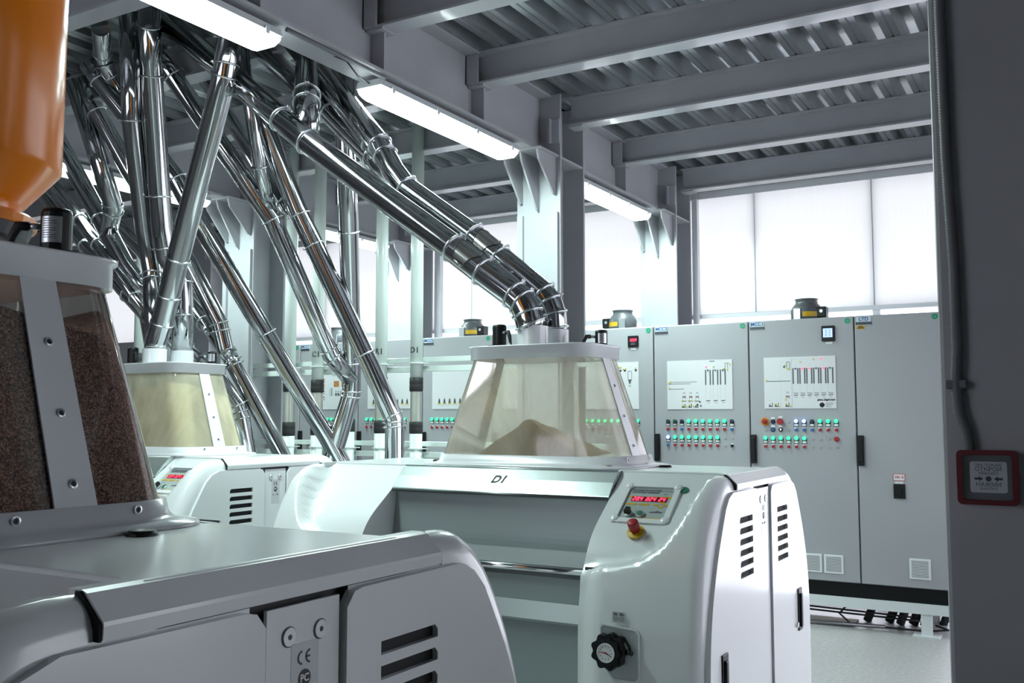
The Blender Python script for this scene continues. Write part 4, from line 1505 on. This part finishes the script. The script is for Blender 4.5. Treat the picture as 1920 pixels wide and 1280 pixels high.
for k in (6, 7, 8):
    plug(d1, xs[k], Z[2])
for k in (6, 7, 8, 9):
    plug(d1, xs[k], Z[3])
link('push_button', shared('bigred', lambda: disc(0.019, 0.012, RED)), d1, (xs[9], 0, Z[2]))
mt_ = obj('power_meter', MB().box((0.564, -0.016, 2.125), (0.662, 0, 2.243), 0.006), BLACK, d1)
obj('meter_screen', MB().box((0.578, -0.0175, 2.155), (0.646, -0.0155, 2.222)), SCREEN, mt_)
tx = MB()
for r in range(5):
    tx.box((0.590, -0.0182, 2.163 + 0.0115 * r), (0.610, -0.0176, 2.167 + 0.0115 * r)).box((0.618, -0.0182, 2.163 + 0.0115 * r), (0.638 - 0.004 * (r % 2), -0.0176, 2.167 + 0.0115 * r))
obj('screen_figures', tx, BLUEINK, mt_)
obj('meter_label', MB().box((0.592, -0.003, 2.105), (0.640, 0, 2.120)), LABW, mt_)
grille(d1, 0.395, 0.395, 0.525, 0.532)
grille(d1, 0.540, 0.395, 0.680, 0.532)

# --- MCC2
c2, d2 = cabinet(-3.02, -2.22, 'grey control cabinet MCC2 with two double rows of green buttons', 'MCC2')
b2 = board(d2, 0.118, 0.665, 1.618, 2.013)
p = Print()
for k in range(3):
    bx = ox + 0.347 + 0.0615 * k
    for s in (-0.019, 0.019):
        p.q(GREYINK, bx + s - 0.0055, 1.812, bx + s + 0.0055, 1.933)
    p.q(THININK, bx - 0.020, 1.70, bx - 0.0185, 1.812)
    p.q(THININK, bx + 0.0185, 1.70, bx + 0.020, 1.812)
    p.poly(GREYINK, [(bx - 0.020, 1.680), (bx + 0.016, 1.683), (bx + 0.018, 1.690), (bx - 0.014, 1.688)])
    p.q(GREYINK, bx - 0.008, 1.668, bx + 0.014, 1.671)
p.q(GREYINK, ox + 0.018, 1.836, ox + 0.253, 1.840)
p.q(GREYINK, ox + 0.018, 1.822, ox + 0.200, 1.826)
p.q(GREYINK, ox + 0.018, 1.780, ox + 0.146, 1.784)
p.q(GREYINK, ox + 0.488, 1.935, ox + 0.492, 1.985)
p.q(GREYINK, ox + 0.508, 1.935, ox + 0.512, 1.985)
p.q(GREYINK, ox + 0.488, 1.981, ox + 0.525, 1.985)
for k in range(3):
    machine_glyph(p, ox + 0.145 + 0.055 * k, 1.722)
    p.q(GREYINK, ox + 0.130 + 0.055 * k, 1.680, ox + 0.165 + 0.055 * k, 1.686)
    pump_glyph(p, ox + 0.140 + 0.055 * k, 1.640)
p.emit(b2)
place(curve_mesh('fine_print', [[(-0.04, -0.003), (0.004, -0.003), (0.004, 0.003), (-0.04, 0.003)]], 0.0003, GREYINK), frame((ox + 0.40, -0.0055, 2.002), (1, 0, 0), (0, 0, 1)), b2)
for x, z, mt in ((0.332, 1.958, LED_R), (0.393, 1.957, LED_Y), (0.480, 1.940, LED_Y), (0.527, 1.975, LED_Y), (0.508, 1.930, LED_Y), (0.347, 1.928, INK), (0.408, 1.928, INK), (0.470, 1.928, INK),
                 (0.028, 1.842, LED_Y), (0.012, 1.831, LED_Y), (0.016, 1.789, LED_Y), (0.128, 1.687, LED_Y), (0.183, 1.687, LED_Y), (0.236, 1.687, LED_Y), (0.136, 1.649, LED_Y), (0.163, 1.640, LED_Y),
                 (0.190, 1.650, LED_Y), (0.222, 1.643, LED_Y), (0.254, 1.652, INK), (0.284, 1.645, INK), (0.277, 1.676, INK)):
    led(b2, ox + x, z, mt)
for k, cm in enumerate([LED_GD, LED_GD, LED_BD] + [LED_G] * 6 + [LED_BD]):
    lamp_parts(d2, xs[k], Z[0], cm)
for k, cm in enumerate([RED, RED, BLUEB] + [RED] * 6 + [BLUEB]):
    push_parts(d2, xs[k], Z[1], cm)
for k, cm in enumerate([LED_B] + [LED_G] * 7):
    lamp_parts(d2, xs[k], Z[2], cm)
    push_parts(d2, xs[k], Z[3], BLUEB if k == 0 else RED)
plug(d2, xs[8], Z[2]); plug(d2, xs[9], Z[2]); plug(d2, xs[8], Z[3])
push_parts(d2, xs[9], Z[3], BLACK)
grille(d2, 0.395, 0.395, 0.525, 0.532)
grille(d2, 0.540, 0.395, 0.680, 0.532)

# --- LTD
c0, d0 = cabinet(-1.42, -0.815, 'narrow grey cabinet LTD at the right end of the row', 'LTD')
obj('warning_tag', MB().box((0.02, -0.002, 2.205), (0.078, 0, 2.236)), YELLOW, d0)
for zz, ww in ((2.226, 0.016), (2.215, 0.024)):
    place(curve_mesh('fine_print', [[(-ww, -0.0035), (ww, -0.0035), (ww, 0.0035), (-ww, 0.0035)]], 0.0003, INK), frame((0.049, -0.0025, zz), (1, 0, 0), (0, 0, 1)), d0)
vl = place(curve_mesh('voltage_label', [rrect2(-0.041, -0.026, 0.041, 0.026, 0.006)], 0.002, REDINK), frame((0.285, -0.001, 1.118), (1, 0, 0), (0, 0, 1)), d0)
place(curve_mesh('label_face', [rrect2(-0.037, -0.022, 0.037, 0.022, 0.004)], 0.001, LABW), frame((0.285, -0.0022, 1.118), (1, 0, 0), (0, 0, 1)), vl)
place(text_mesh('lettering', '380 В', 0.027, REDINK, bold=0.0005), frame((0.285, -0.003, 1.118), (1, 0, 0), (0, 0, 1)), vl)
obj('label_plate', MB().box((0.255, -0.002, 1.073), (0.312, 0, 1.087)), LABW, d0)
sk = obj('main_switch', MB().box((0.245, -0.010, 0.965), (0.325, 0, 1.070), 0.003), BLACK, d0)
obj('switch_rocker', MB().box((0.268, -0.022, 0.985), (0.300, -0.009, 1.035), 0.003), BLACK, sk)
grille(d0, 0.336, 0.400, 0.478, 0.545)

# --- cabinets to the left, partly hidden
c3, d3 = cabinet(-3.82, -3.02, 'grey cabinet with small red digit meter behind the D1 hopper', 'MCC3')
b3 = board(d3, 0.10, 0.665, 1.622, 2.016)
p = Print()
p.q(GREYINK, 0.568, 1.87, 0.572, 1.94); p.q(GREYINK, 0.600, 1.87, 0.604, 1.94); p.q(GREYINK, 0.568, 1.936, 0.604, 1.94)
p.poly(GREYINK, [(0.568, 1.87), (0.604, 1.87), (0.590, 1.83), (0.582, 1.83)])
p.q(INK, 0.578, 1.812, 0.594, 1.817)
for x in (0.50, 0.54, 0.64):
    p.q(INK, x - 0.012, 1.945, x + 0.012, 1.952)
    p.q(INK, x - 0.004, 1.935, x + 0.008, 1.945)
p.emit(b3)
for x, z in ((0.49, 1.975), (0.505, 1.976), (0.53, 1.958), (0.552, 1.962), (0.640, 1.965)):
    led(b3, x, z, LED_Y)
for k in range(10):
    lamp_parts(d3, xs[k], Z[0], LED_G)
    push_parts(d3, xs[k], Z[1], RED)
plug(d3, xs[9], Z[2]); plug(d3, xs[9], Z[3])
m3_ = obj('digit_meter', MB().box((0.572, -0.014, 2.140), (0.668, 0, 2.236), 0.005), BLACK, d3)
dg = MB()
digits(dg, '1269', frame((0.620, -0.0148, 2.200), (1, 0, 0), (0, 0, 1)), -0.034, 0.013, 0.024, 0.005, 0.0042)
obj('red_digits', dg, LED_R, m3_, recalc=False)
obj('meter_keys', MB().box((0.600, -0.0155, 2.160), (0.640, -0.0135, 2.170)).box((0.606, -0.0155, 2.176), (0.634, -0.0135, 2.181)), GREYINK, m3_)
obj('meter_label', MB().box((0.595, -0.003, 2.118), (0.645, 0, 2.135)), LABW, m3_)

c4, d4 = cabinet(-4.59, -3.82, 'grey cabinet between the D1 hopper and riser D1, mostly hidden', 'MCC4')
board(d4, 0.118, 0.64, 1.63, 2.005)
c5, d5 = cabinet(-5.37, -4.59, 'grey cabinet MCC5 just right of the riser marked D1', 'MCC5')
b5 = board(d5, 0.118, 0.66, 1.632, 2.003)
c6, d6 = cabinet(-6.15, -5.37, 'grey cabinet between the risers marked R1 and D1', 'MCC6', False)
b6 = board(d6, 0.125, 0.66, 1.638, 2.003)
for bb, dd in ((b5, d5), (b6, d6)):
    p = Print()
    for k in range(8):
        x = 0.20 + 0.058 * k
        p.poly(GREYINK, [(x - 0.012, 1.69), (x + 0.012, 1.69), (x + 0.008, 1.725), (x - 0.008, 1.725)])
        p.poly(REDINK, [(x - 0.006, 1.70), (x + 0.006, 1.70), (x, 1.715)])
        p.poly(GREYINK, [(x - 0.003, 1.725), (x + 0.003, 1.725), (x, 1.745)])
        p.q(INK, x - 0.016, 1.684, x + 0.016, 1.690)
    p.emit(bb)
    for k in range(8):
        led(bb, 0.188 + 0.058 * k, 1.682, LED_Y)
        led(bb, 0.212 + 0.058 * k, 1.682, LED_Y)
    for k in range(9):
        lamp_parts(dd, 0.118 + 0.0575 * k, 1.533, LED_G)
        push_parts(dd, 0.118 + 0.0575 * k, 1.462, RED)
c7, d7 = cabinet(-6.92, -6.15, 'grey cabinet with orange squares on its mimic board', 'MCC7', False)
b7 = board(d7, 0.30, 0.68, 1.635, 2.015)
p = Print()
for x in (0.46, 0.56):
    p.q(mat('orange_print', (0.45, 0.20, 0.08), 0.5), x, 1.86, x + 0.07, 1.92)
for k in range(4):
    p.q(REDINK, 0.325, 1.75 + 0.06 * k, 0.340, 1.765 + 0.06 * k)
    p.q(GREYINK, 0.325, 1.73 + 0.06 * k, 0.345, 1.737 + 0.06 * k)
p.q(GREYINK, 0.43, 1.77, 0.44, 1.85); p.q(GREYINK, 0.41, 1.77, 0.415, 1.85)
for x in (0.48, 0.51, 0.545):
    p.q(GREYINK, x, 1.77, x + 0.022, 1.80)
    p.q(GREYINK, x + 0.003, 1.81, x + 0.018, 1.818)
p.q(THININK, 0.44, 1.97, 0.60, 1.985)
p.emit(b7)
for k in range(8):
    lamp_parts(d7, 0.335 + 0.0515 * k, 1.533, LED_G)
    push_parts(d7, 0.335 + 0.0515 * k, 1.462, RED)
mu = obj('stop_mushroom', MB().cyl((0.14, 0, 1.30), (0.14, -0.03, 1.30), 0.024, 18), RED, d7)
cabinet(-7.6, -6.92, 'grey cabinet hidden behind the dark sided column', None, True)
cabinet(-8.25, -7.6, 'grey cabinet right of the left mill hopper, with blue tag', 'MCC', False, 2.27)
cabinet(-9.05, -8.25, 'grey cabinet behind the sockets of the left mill', None, True, 2.27)
cabinet(-9.9, -9.05, 'grey cabinet furthest left, beside the brown grain hopper', None, False, 2.44)

# stand under the cabinets
st = thing('cabinet_stand', 'pale steel stand carrying the row of grey control cabinets', 'stand', (-0.815, CY, 0))
L_ = 9.08
obj('front_rail', MB().box((-L_, -0.005, 0.158), (-0.02, 0.05, 0.23)), CABW, st)
obj('rear_rail', MB().box((-L_, 0.44, 0.158), (-0.02, 0.5, 0.23)), CABW, st)
for x in (-0.17, -2.2, -4.2, -6.2, -8.2):
    for y in (0.0, 0.44):
        lg = obj('leg', MB().box((x - 0.035, y + 0.005, 0.012), (x + 0.035, y + 0.055, 0.158)), CABW, st)
        obj('foot_plate', MB().box((x - 0.09, y - 0.04, 0), (x + 0.09, y + 0.10, 0.012)), CABW, lg)
for x in (-1.02, -1.6):
    obj('cross_tie', MB().box((x - 0.04, 0.05, 0.165), (x + 0.04, 0.44, 0.225)), BLACKM, st)


def fan(x, lab, s):
    f = thing('roof_fan', lab, 'fan', (x, 7.76, 2.31), 'fans on top of the cabinets')
    obj('fan_housing', MB().lathe([(0.10, 0), (0.122, 0.02), (0.122, 0.085), (0.105, 0.118), (0.085, 0.140), (0.083, 0.165), (0.090, 0.168), (0.090, 0.176), (0.083, 0.176), (0.079, 0.14), (0, 0.10)], (0, 0, 0), 32), FAN, f)
    obj('mount_bracket', MB().box((-0.045 * s - 0.028, -0.130, 0.0), (-0.045 * s + 0.028, -0.118, 0.095), 0.004), SILVER, f)
    b = obj('terminal_box', MB().box((s * 0.08, -0.075, 0.02), (s * 0.165, 0.02, 0.105), 0.008), BLACK, f)
    m = MB()
    m.M = frame((s * 0.128, -0.075, 0.07), (1, 0, 0), (0, 0, 1))
    m.lathe([(0.013, 0), (0.013, 0.004), (0, 0.004)], (0, 0, 0), 14, False)
    obj('cable_gland', m, SILVER, b)
    vs, fs = [], []
    for i in range(7):
        a = math.radians(-92 + 9 * i * s if s > 0 else -88 - 9 * i)
        for z in (0.03, 0.068):
            vs.append((0.1228 * math.cos(a), 0.1228 * math.sin(a), z))
    for i in range(6):
        fs.append((2 * i, 2 * i + 2, 2 * i + 3, 2 * i + 1))
    obj('warning_label', MB().add(vs, fs, True), YELLOW, f)


fan(-1.825, 'dark grey round fan standing on top of cabinet MCC1', 1)
fan(-3.41, 'dark grey round fan on the cabinet behind the D1 hopper', -1)
fan(-4.97, 'dark grey round fan on top of cabinet MCC5', 1)
fan(-6.62, 'dark grey round fan behind the vertical steel spout', -1)

# ------------------------------------------------------------------ floor clutter under the stand
tr_ = MB().tube([(-2.4, 7.45, 0.02), (-1.28, 7.62, 0.02)], 0.014, 8)
obj('floor_pipe', tr_, mat('dull_steel', (0.3, 0.3, 0.31), 0.4, 0.8), label='dull steel conduit lying on the floor under cabinet MCC1', cat='conduit')
kb = obj('floor_kerb', MB().box((-3.2, 7.62, 0), (-1.5, 7.8, 0.02)), mat('kerb_brown', (0.32, 0.27, 0.23), 0.8, noise=0.3), label='low rough brown screed strip on the floor behind the stand', cat='kerb')
for k, (x, y, r) in enumerate(((-1.45, 7.85, 0.03), (-1.30, 7.9, 0.032), (-1.215, 7.85, 0.03), (-1.13, 7.9, 0.034), (-1.05, 7.86, 0.03), (-0.93, 7.95, 0.028))):
    rr_ = [r + (0.002 if i % 2 else 0) for i in range(17)]
    obj('cable_hose', MB().tube([(x + 0.05 * math.sin(i / 16 * 2), y, 0.005 + 0.235 * i / 16) for i in range(17)], rr_, 10), RUBBER,
        label='black corrugated cable hose under the stand, %s counted from the left' % ('first', 'second', 'third', 'fourth', 'fifth', 'sixth')[k], cat='hose', group='black hoses under the cabinets')
for k, pts in enumerate((((-2.6, 7.62, 0.13), (-1.9, 7.66, 0.115), (-1.1, 7.66, 0.10)), ((-2.6, 7.66, 0.11), (-1.8, 7.68, 0.085), (-1.05, 7.7, 0.07)), ((-1.55, 7.6, 0.15), (-1.60, 7.6, 0.09), (-1.52, 7.6, 0.02), (-1.0, 7.65, 0.012), (-0.86, 7.68, 0.03), (-0.95, 7.7, 0.05)))):
    cu = [Vector(q) for q in pts]
    sm = []
    for a, b in zip(cu, cu[1:]):
        sm += [a.lerp(b, i / 6) for i in range(6)]
    sm.append(cu[-1])
    obj('loose_cable', MB().tube(sm, 0.007, 8), RUBBER, label=['upper loose black cable strung under the cabinet stand', 'lower loose black cable strung under the cabinet stand', 'black cable dropping and coiling by the right stand leg'][k], cat='cable')

# ------------------------------------------------------------------ white pneumatic risers and their rails
RY = 5.9
for k, (z0, z1, lab) in enumerate(((1.967, 2.005, 'upper bar of the top pair of white rails behind the risers'), (1.895, 1.938, 'lower bar of the top pair of white rails behind the risers'),
                                   (1.333, 1.370, 'upper bar of the bottom pair of white rails behind the risers'), (1.25, 1.291, 'lower bar of the bottom pair of white rails behind the risers'))):
    obj('support_rail', MB().box((-9.6, RY + 0.062, z0), (-2.75, RY + 0.10, z1), 0.003), WPIPE, label=lab, cat='rail', group='white support rails')
for x, lab in ((-3.05, 'white post of the riser rails hidden behind the D1 hopper'), (-9.45, 'white post of the riser rails at their far left end')):
    obj('rail_post', MB().box((x - 0.04, RY + 0.10, 0), (x + 0.04, RY + 0.18, 2.06), 0.003), WPIPE, label=lab, cat='post')


def riser(x, lab, text=None, collars=((1.43, 1.52), (1.745, 1.85)), y=RY, r=0.0475):
    t = thing('riser_pipe', lab, 'pipe', (x, y, 0), 'white pneumatic risers')
    (a0, a1), (b0, b1) = collars
    obj('upper_pipe', MB().cyl((0, 0, b0 + 0.04), (0, 0, 3.79), r, 24), WPIPE, t)
    obj('lower_pipe', MB().cyl((0, 0, 0.0), (0, 0, a1 - 0.04), r, 24), WPIPE, t)
    obj('sight_glass', MB().lathe([(r * 0.94, a1 - 0.05), (r * 0.94, b0 + 0.05)], (0, 0, 0), 24), SIGHT, t)
    for a, b in collars:
        obj('rubber_sleeve', MB().lathe([(r, a), (r + 0.004, a + 0.004), (r + 0.0045, (a + b) / 2 - 0.006), (r + 0.003, (a + b) / 2), (r + 0.0045, (a + b) / 2 + 0.006), (r + 0.004, b - 0.004), (r, b)], (0, 0, 0), 24), RUBBER, t)
    for z in (1.957, 1.318):
        f = obj('pipe_clamp', MB().lathe([(r, -0.004), (r + 0.012, -0.004), (r + 0.012, 0.004), (r, 0.004)], (0, 0, z), 24, False).prism([(-r - 0.008, 0.0), (r + 0.05, 0.025), (r + 0.02, 0.062), (-r - 0.012, 0.062)], 'z', z - 0.004, z + 0.004), WPIPE, t)
    if text:
        m = text_mesh('lettering', text, 0.062, INK, align='CENTER', bold=0.001)
        # wrap the print round the pipe
        ang0 = math.atan2(-y, -x) - math.radians(22)
        for v in m.vertices:
            a = ang0 + v.co.x / r
            rr2 = r + 0.0012 + v.co.z
            v.co = (rr2 * math.cos(a), rr2 * math.sin(a), 2.052 + v.co.y)
        link('lettering', m, t)
    return t


riser(-4.28, 'white riser pipe marked D1, nearest the D1 hopper', 'D1')
riser(-4.615, 'white riser pipe marked R1, crossed by a steel spout', 'R1', ((1.43, 1.53), (1.76, 1.86)))
riser(-4.93, 'white riser pipe hidden behind the vertical steel spout', None, ((1.44, 1.54), (1.76, 1.85)))
riser(-5.255, 'white riser pipe marked C1 with black sleeve beside mimic board', 'C1', ((1.41, 1.50), (1.75, 1.853)))
riser(-5.555, 'white riser pipe between the far column and riser C1', None, ((1.402, 1.514), (1.76, 1.86)))
riser(-7.41, 'white riser pipe left of the left mill hopper sockets', None, ((1.43, 1.52), (2.0, 2.14)))

# ------------------------------------------------------------------ polished spouts
SPOUTS = {
    'A': (0.062, [(-1.975, 3.554, 1.893), (-1.981, 3.546, 1.94), (-1.994, 3.546, 1.984), (-2.016, 3.54, 2.032), (-2.056, 3.537, 2.069), (-2.207, 3.528, 2.178), (-2.358, 3.52, 2.293), (-3.181, 3.471, 2.884), (-4.216, 3.426, 3.72)],
          [(1, 0.013), (1, 1.0), (3, 0.064), (3, 1.0), (4, 1.0), (5, 1.0), (6, 1.0), (7, 0.165)]),
    'B': (0.058, [(-1.972, 3.741, 1.897), (-1.97, 3.738, 1.944), (-1.972, 3.732, 2.0), (-1.991, 3.727, 2.053), (-2.016, 3.721, 2.087), (-2.242, 3.725, 2.268), (-2.384, 3.728, 2.38), (-2.773, 3.728, 2.656), (-2.858, 3.737, 2.751), (-2.979, 3.778, 2.913), (-3.748, 3.951, 3.72)],
          [(0, 1.0), (1, 0.997), (2, 1.0), (3, 1.0), (4, 1.0), (5, 1.0), (6, 1.0), (8, 0.614), (8, 1.0)]),
    'C': (0.042, [(-3.737, 3.788, 3.72), (-3.21, 3.816, 3.109), (-3.081, 3.82, 2.949), (-2.963, 3.793, 2.865)],
          [(1, 1.0)]),
    'D': (0.058, [(-4.037, 3.917, 3.72), (-3.453, 3.896, 3.22), (-3.096, 3.875, 2.886), (-2.87, 3.753, 2.751)],
          [(1, 0.111), (1, 1.0)]),
    'E': (0.066, [(-3.673, 3.996, 3.72), (-3.488, 3.799, 3.406), (-3.349, 3.644, 3.162), (-3.267, 3.552, 2.925)],
          [(1, 0.807), (2, 0.057)]),
    'F': (0.06, [(-3.579, 3.336, 3.654), (-3.596, 3.345, 3.446), (-3.629, 3.353, 3.276), (-3.659, 3.365, 3.216), (-4.175, 3.558, 2.407), (-4.293, 3.604, 2.219), (-4.385, 3.639, 2.073), (-4.434, 3.643, 1.971), (-4.442, 3.646, 1.888)],
          [(1, 0.077), (1, 0.786), (2, 0.276), (3, 1.0), (4, 1.0), (5, 1.0)]),
    'G': (0.06, [(-4.102, 3.26, 3.72), (-4.317, 3.458, 3.458), (-4.436, 3.662, 2.618), (-4.444, 3.708, 2.464), (-4.426, 3.8, 2.336), (-4.427, 3.813, 2.198), (-4.439, 3.833, 1.898)],
          [(0, 0.34), (1, 0.039), (1, 0.798), (2, 0.708), (4, 0.071), (5, 0.224)]),
    'H': (0.055, [(-4.301, 3.297, 3.72), (-4.455, 3.452, 3.188), (-4.566, 3.651, 2.62), (-4.601, 3.74, 2.388), (-4.563, 3.718, 2.228), (-4.451, 3.659, 1.949)],
          [(0, 1.0), (3, 0.08), (3, 0.282)]),
    'I': (0.06, [(-5.511, 3.82, 3.72), (-5.421, 4.082, 2.928), (-5.613, 4.192, 2.791)],
          [(0, 0.974), (1, 0.115)]),
    'J': (0.06, [(-6.193, 4.041, 3.72), (-6.005, 4.088, 3.419), (-5.666, 4.174, 2.885), (-5.459, 4.225, 2.554), (-5.287, 4.274, 2.326), (-5.397, 4.466, 2.067), (-5.578, 4.647, 1.484)],
          [(1, 0.972), (2, 0.302)]),
    'K': (0.042, [(-7.064, 4.464, 3.72), (-6.466, 4.348, 3.268), (-5.87, 4.235, 2.824), (-5.051, 4.075, 2.202)],
          [(1, 0.743), (2, 0.151), (2, 0.455), (2, 0.817)]),
    'L': (0.05, [(-7.827, 4.907, 3.72), (-7.287, 4.794, 3.385), (-5.78, 4.471, 2.431), (-5.469, 4.408, 2.241), (-5.558, 4.559, 1.93)],
          [(1, 0.563), (2, 0.11)]),
    'M': (0.058, [(-5.182, 3.686, 3.72), (-5.132, 3.732, 3.624), (-4.78, 4.04, 3.027), (-4.698, 4.158, 2.764), (-4.422, 4.517, 2.024), (-4.157, 4.77, 1.421), (-4.069, 4.858, 1.199)],
          [(0, 1.0), (1, 1.0), (3, 0.93)]),
    'N': (0.055, [(-5.476, 3.841, 3.72), (-5.411, 3.91, 3.546), (-5.261, 4.068, 3.151), (-4.988, 4.335, 2.563), (-4.849, 4.487, 2.166), (-4.822, 4.518, 1.995), (-4.794, 4.54, 1.935)],
          [(1, 0.054), (3, 1.0), (4, 0.281)]),
    'O': (0.054, [(-7.677, 5.421, 3.72), (-6.802, 5.137, 3.164), (-5.347, 4.705, 2.315), (-4.808, 4.529, 1.97), (-4.781, 4.551, 1.9), (-4.562, 4.727, 1.383), (-4.485, 4.79, 1.19)],
          [(2, 0.349), (2, 1.0), (3, 0.72), (4, 0.016)]),
    'P': (0.056, [(-5.051, 4.075, 2.202), (-4.945, 4.216, 2.031), (-4.781, 4.427, 1.791), (-4.718, 4.532, 1.62), (-4.7, 4.55, 1.55), (-4.675, 4.583, 1.35), (-4.66, 4.604, 1.211)],
          [(2, 0.964), (3, 0.523), (4, 0.036)]),
    'Q': (0.058, [(-4.666, 3.737, 3.72), (-4.592, 3.816, 3.604), (-4.201, 4.288, 2.752), (-4.058, 4.679, 1.943), (-4.009, 4.827, 1.789)],
          [(1, 0.029), (1, 1.0), (2, 0.958), (3, 0.083)]),
    'R': (0.06, [(-3.412, 3.978, 3.72), (-3.716, 4.42, 2.763), (-4.009, 4.831, 1.864), (-4.022, 4.839, 1.7), (-4.138, 4.807, 1.318), (-4.188, 4.791, 1.164)],
          [(1, 0.103), (1, 0.959), (2, 0.916), (3, 0.046)]),
    'S': (0.046, [(-4.628, 4.03, 3.72), (-4.178, 4.386, 2.847), (-4.056, 4.37, 2.778)],
          [(0, 0.966)]),
    'T': (0.06, [(-4.248, 3.933, 3.72), (-4.139, 4.165, 3.253), (-4.069, 4.359, 2.817), (-3.719, 4.652, 1.862), (-3.608, 4.747, 1.537), (-3.607, 4.752, 1.491), (-3.619, 4.771, 1.215)],
          [(2, 0.034), (2, 0.231), (2, 0.926), (3, 0.93), (4, 0.289), (4, 0.929)]),
    'U': (0.04, [(-3.934, 3.715, 3.72), (-4.148, 4.119, 3.038), (-4.215, 4.303, 2.756)],
          [(0, 1.0)]),
    'V': (0.05, [(-4.686, 3.404, 3.72), (-5.059, 3.696, 3.733), (-5.072, 3.754, 3.654), (-5.059, 3.828, 3.556), (-4.973, 3.916, 3.271), (-4.799, 4.052, 3.029)],
          [(0, 0.787), (1, 0.389), (2, 0.175), (2, 0.856)]),
}

SPL = {
    'A': 'front polished spout sloping down into the D1 hopper',
    'B': 'rear polished spout running beside the first into the D1 hopper',
    'C': 'thin polished spout sloping under the second batten to a junction',
    'D': 'polished spout crossing behind the Y branch to join the D1 pair',
    'E': 'short upright polished spout forming a Y branch above the D1 spout',
    'F': 'thick polished spout leaning left, front socket of the left mill',
    'G': 'polished spout dropping to the rear socket of the left mill',
    'H': 'dark upright spout passing left of the leaning thick spout',
    'I': 'dark steep spout right of the orange feeder, ending in a Y',
    'J': 'dark sloping spout right of the orange feeder, joined by the Y',
    'K': 'thin bright spout sloping down just above the brown hopper lid',
    'L': 'lowest spout on the left, emerging under the orange feeder cone',
    'M': 'long polished spout bending past the column to the floor',
    'N': 'polished spout with a tapered end meeting the lower Y junction',
    'O': 'polished spout from the lower Y junction down behind the left mill',
    'P': 'short dark spout right of the left hopper, elbow at its end',
    'Q': 'long polished spout ending in a Y on the vertical spout',
    'R': 'vertical polished spout kinked to lower left at its bottom',
    'S': 'thin polished spout joining the steep spout from the left',
    'T': 'steep polished spout ending in a vertical stub behind mill D1',
    'U': 'thin background spout seen between the steep spouts',
    'V': 'dark segmented background spout at upper left under the deck',
}
for key, (r, pts, rings) in SPOUTS.items():
    P = [Vector(q) for q in pts]
    if key in 'ABFG':          # stand in the mouth of the lid socket
        k = 0 if key in 'AB' else -1
        P[k].z = 1.926
    if key in 'JLMOPRT':       # drops on through the floor
        P.append(Vector((P[-1].x, P[-1].y, 0.0)))
    if key == 'V':
        P[0].z = 3.745
    if key == 'F':
        P[0].z = 3.72
    t = thing('steel_spout', SPL[key], 'pipe', tuple(P[0]), 'polished steel spouts')
    Q = [q - P[0] for q in P]
    if key in ('A', 'B', 'F', 'G'):
        Q[0] = Q[0] + Vector((0, 0, 0.0))
    obj('spout_pipe', MB().tube(Q, r, 28), STEEL, t)
    for (i, u) in rings:
        i = min(i, len(Q) - 2)
        a, b = Q[i], Q[i + 1]
        ax = (b - a).normalized()
        c = a.lerp(b, u)
        if u < 0.06 and i > 0:
            ax = (ax + (a - Q[i - 1]).normalized()).normalized()
        if u > 0.94 and i + 2 < len(Q):
            ax = (ax + (Q[i + 2] - b).normalized()).normalized()
        m = MB().torus(c, ax, r + 0.0035, 0.0052, 28, 8)
        # bolt lug of the pull ring
        ref = Vector((0, 0, 1)) if abs(ax.z) < 0.9 else Vector((-0.5, -0.8, 0))
        up = (ref - ax * ref.dot(ax)).normalized()
        sd = ax.cross(up)
        q = c + up * (r + 0.008)
        m.cyl(q - sd * 0.013, q + sd * 0.013, 0.0042, 8)
        m.cyl(q - sd * 0.006 - up * 0.004, q - sd * 0.006 + up * 0.008, 0.004, 6)
        m.cyl(q + sd * 0.006 - up * 0.004, q + sd * 0.006 + up * 0.008, 0.004, 6)
        obj('clamp_ring', m, RING, t)
    if key in ('A', 'B'):
        # inspection hatch: half sleeve with latches between two rings
        i0 = 5
        a, b = Q[i0], Q[i0 + 1]
        ax = (b - a).normalized()
        up = (Vector((0, -0.5, 1)) - ax * ax.dot(Vector((0, -0.5, 1)))).normalized()
        sd = ax.cross(up)
        vs, fs = [], []
        ln_ = (b - a).length
        for k in range(13):
            an = math.radians(-75 + 150 * k / 12)
            cut = 0.35 * abs(math.sin(an))
            for u in (0.16 + 0.2 * abs(math.sin(an)), 0.84 - 0.12 * abs(math.sin(an))):
                vs.append(a.lerp(b, u) + (up * math.cos(an) + sd * math.sin(an)) * (r + 0.0022))
        for k in range(12):
            fs.append((2 * k, 2 * k + 2, 2 * k + 3, 2 * k + 1))
        ht = obj('inspection_hatch', MB().add(vs, fs, True), STEEL2, t)
        edge = [vs[2 * k] for k in range(13)] + [vs[2 * k + 1] for k in range(12, -1, -1)]
        obj('hatch_seal', MB().tube(edge + [edge[0]], 0.0022, 6), RUBBER, ht)
        for s in (1, -1):
            an = s * math.radians(80)
            c = a.lerp(b, 0.5) + (up * math.cos(an) + sd * math.sin(an)) * (r + 0.006)
            obj('latch', MB().cyl(c - ax * 0.022, c + ax * 0.022, 0.0055, 8).cyl(c - ax * 0.01, c - ax * 0.01 + (up * math.cos(an) + sd * math.sin(an)) * 0.012, 0.005, 8), RING, ht)
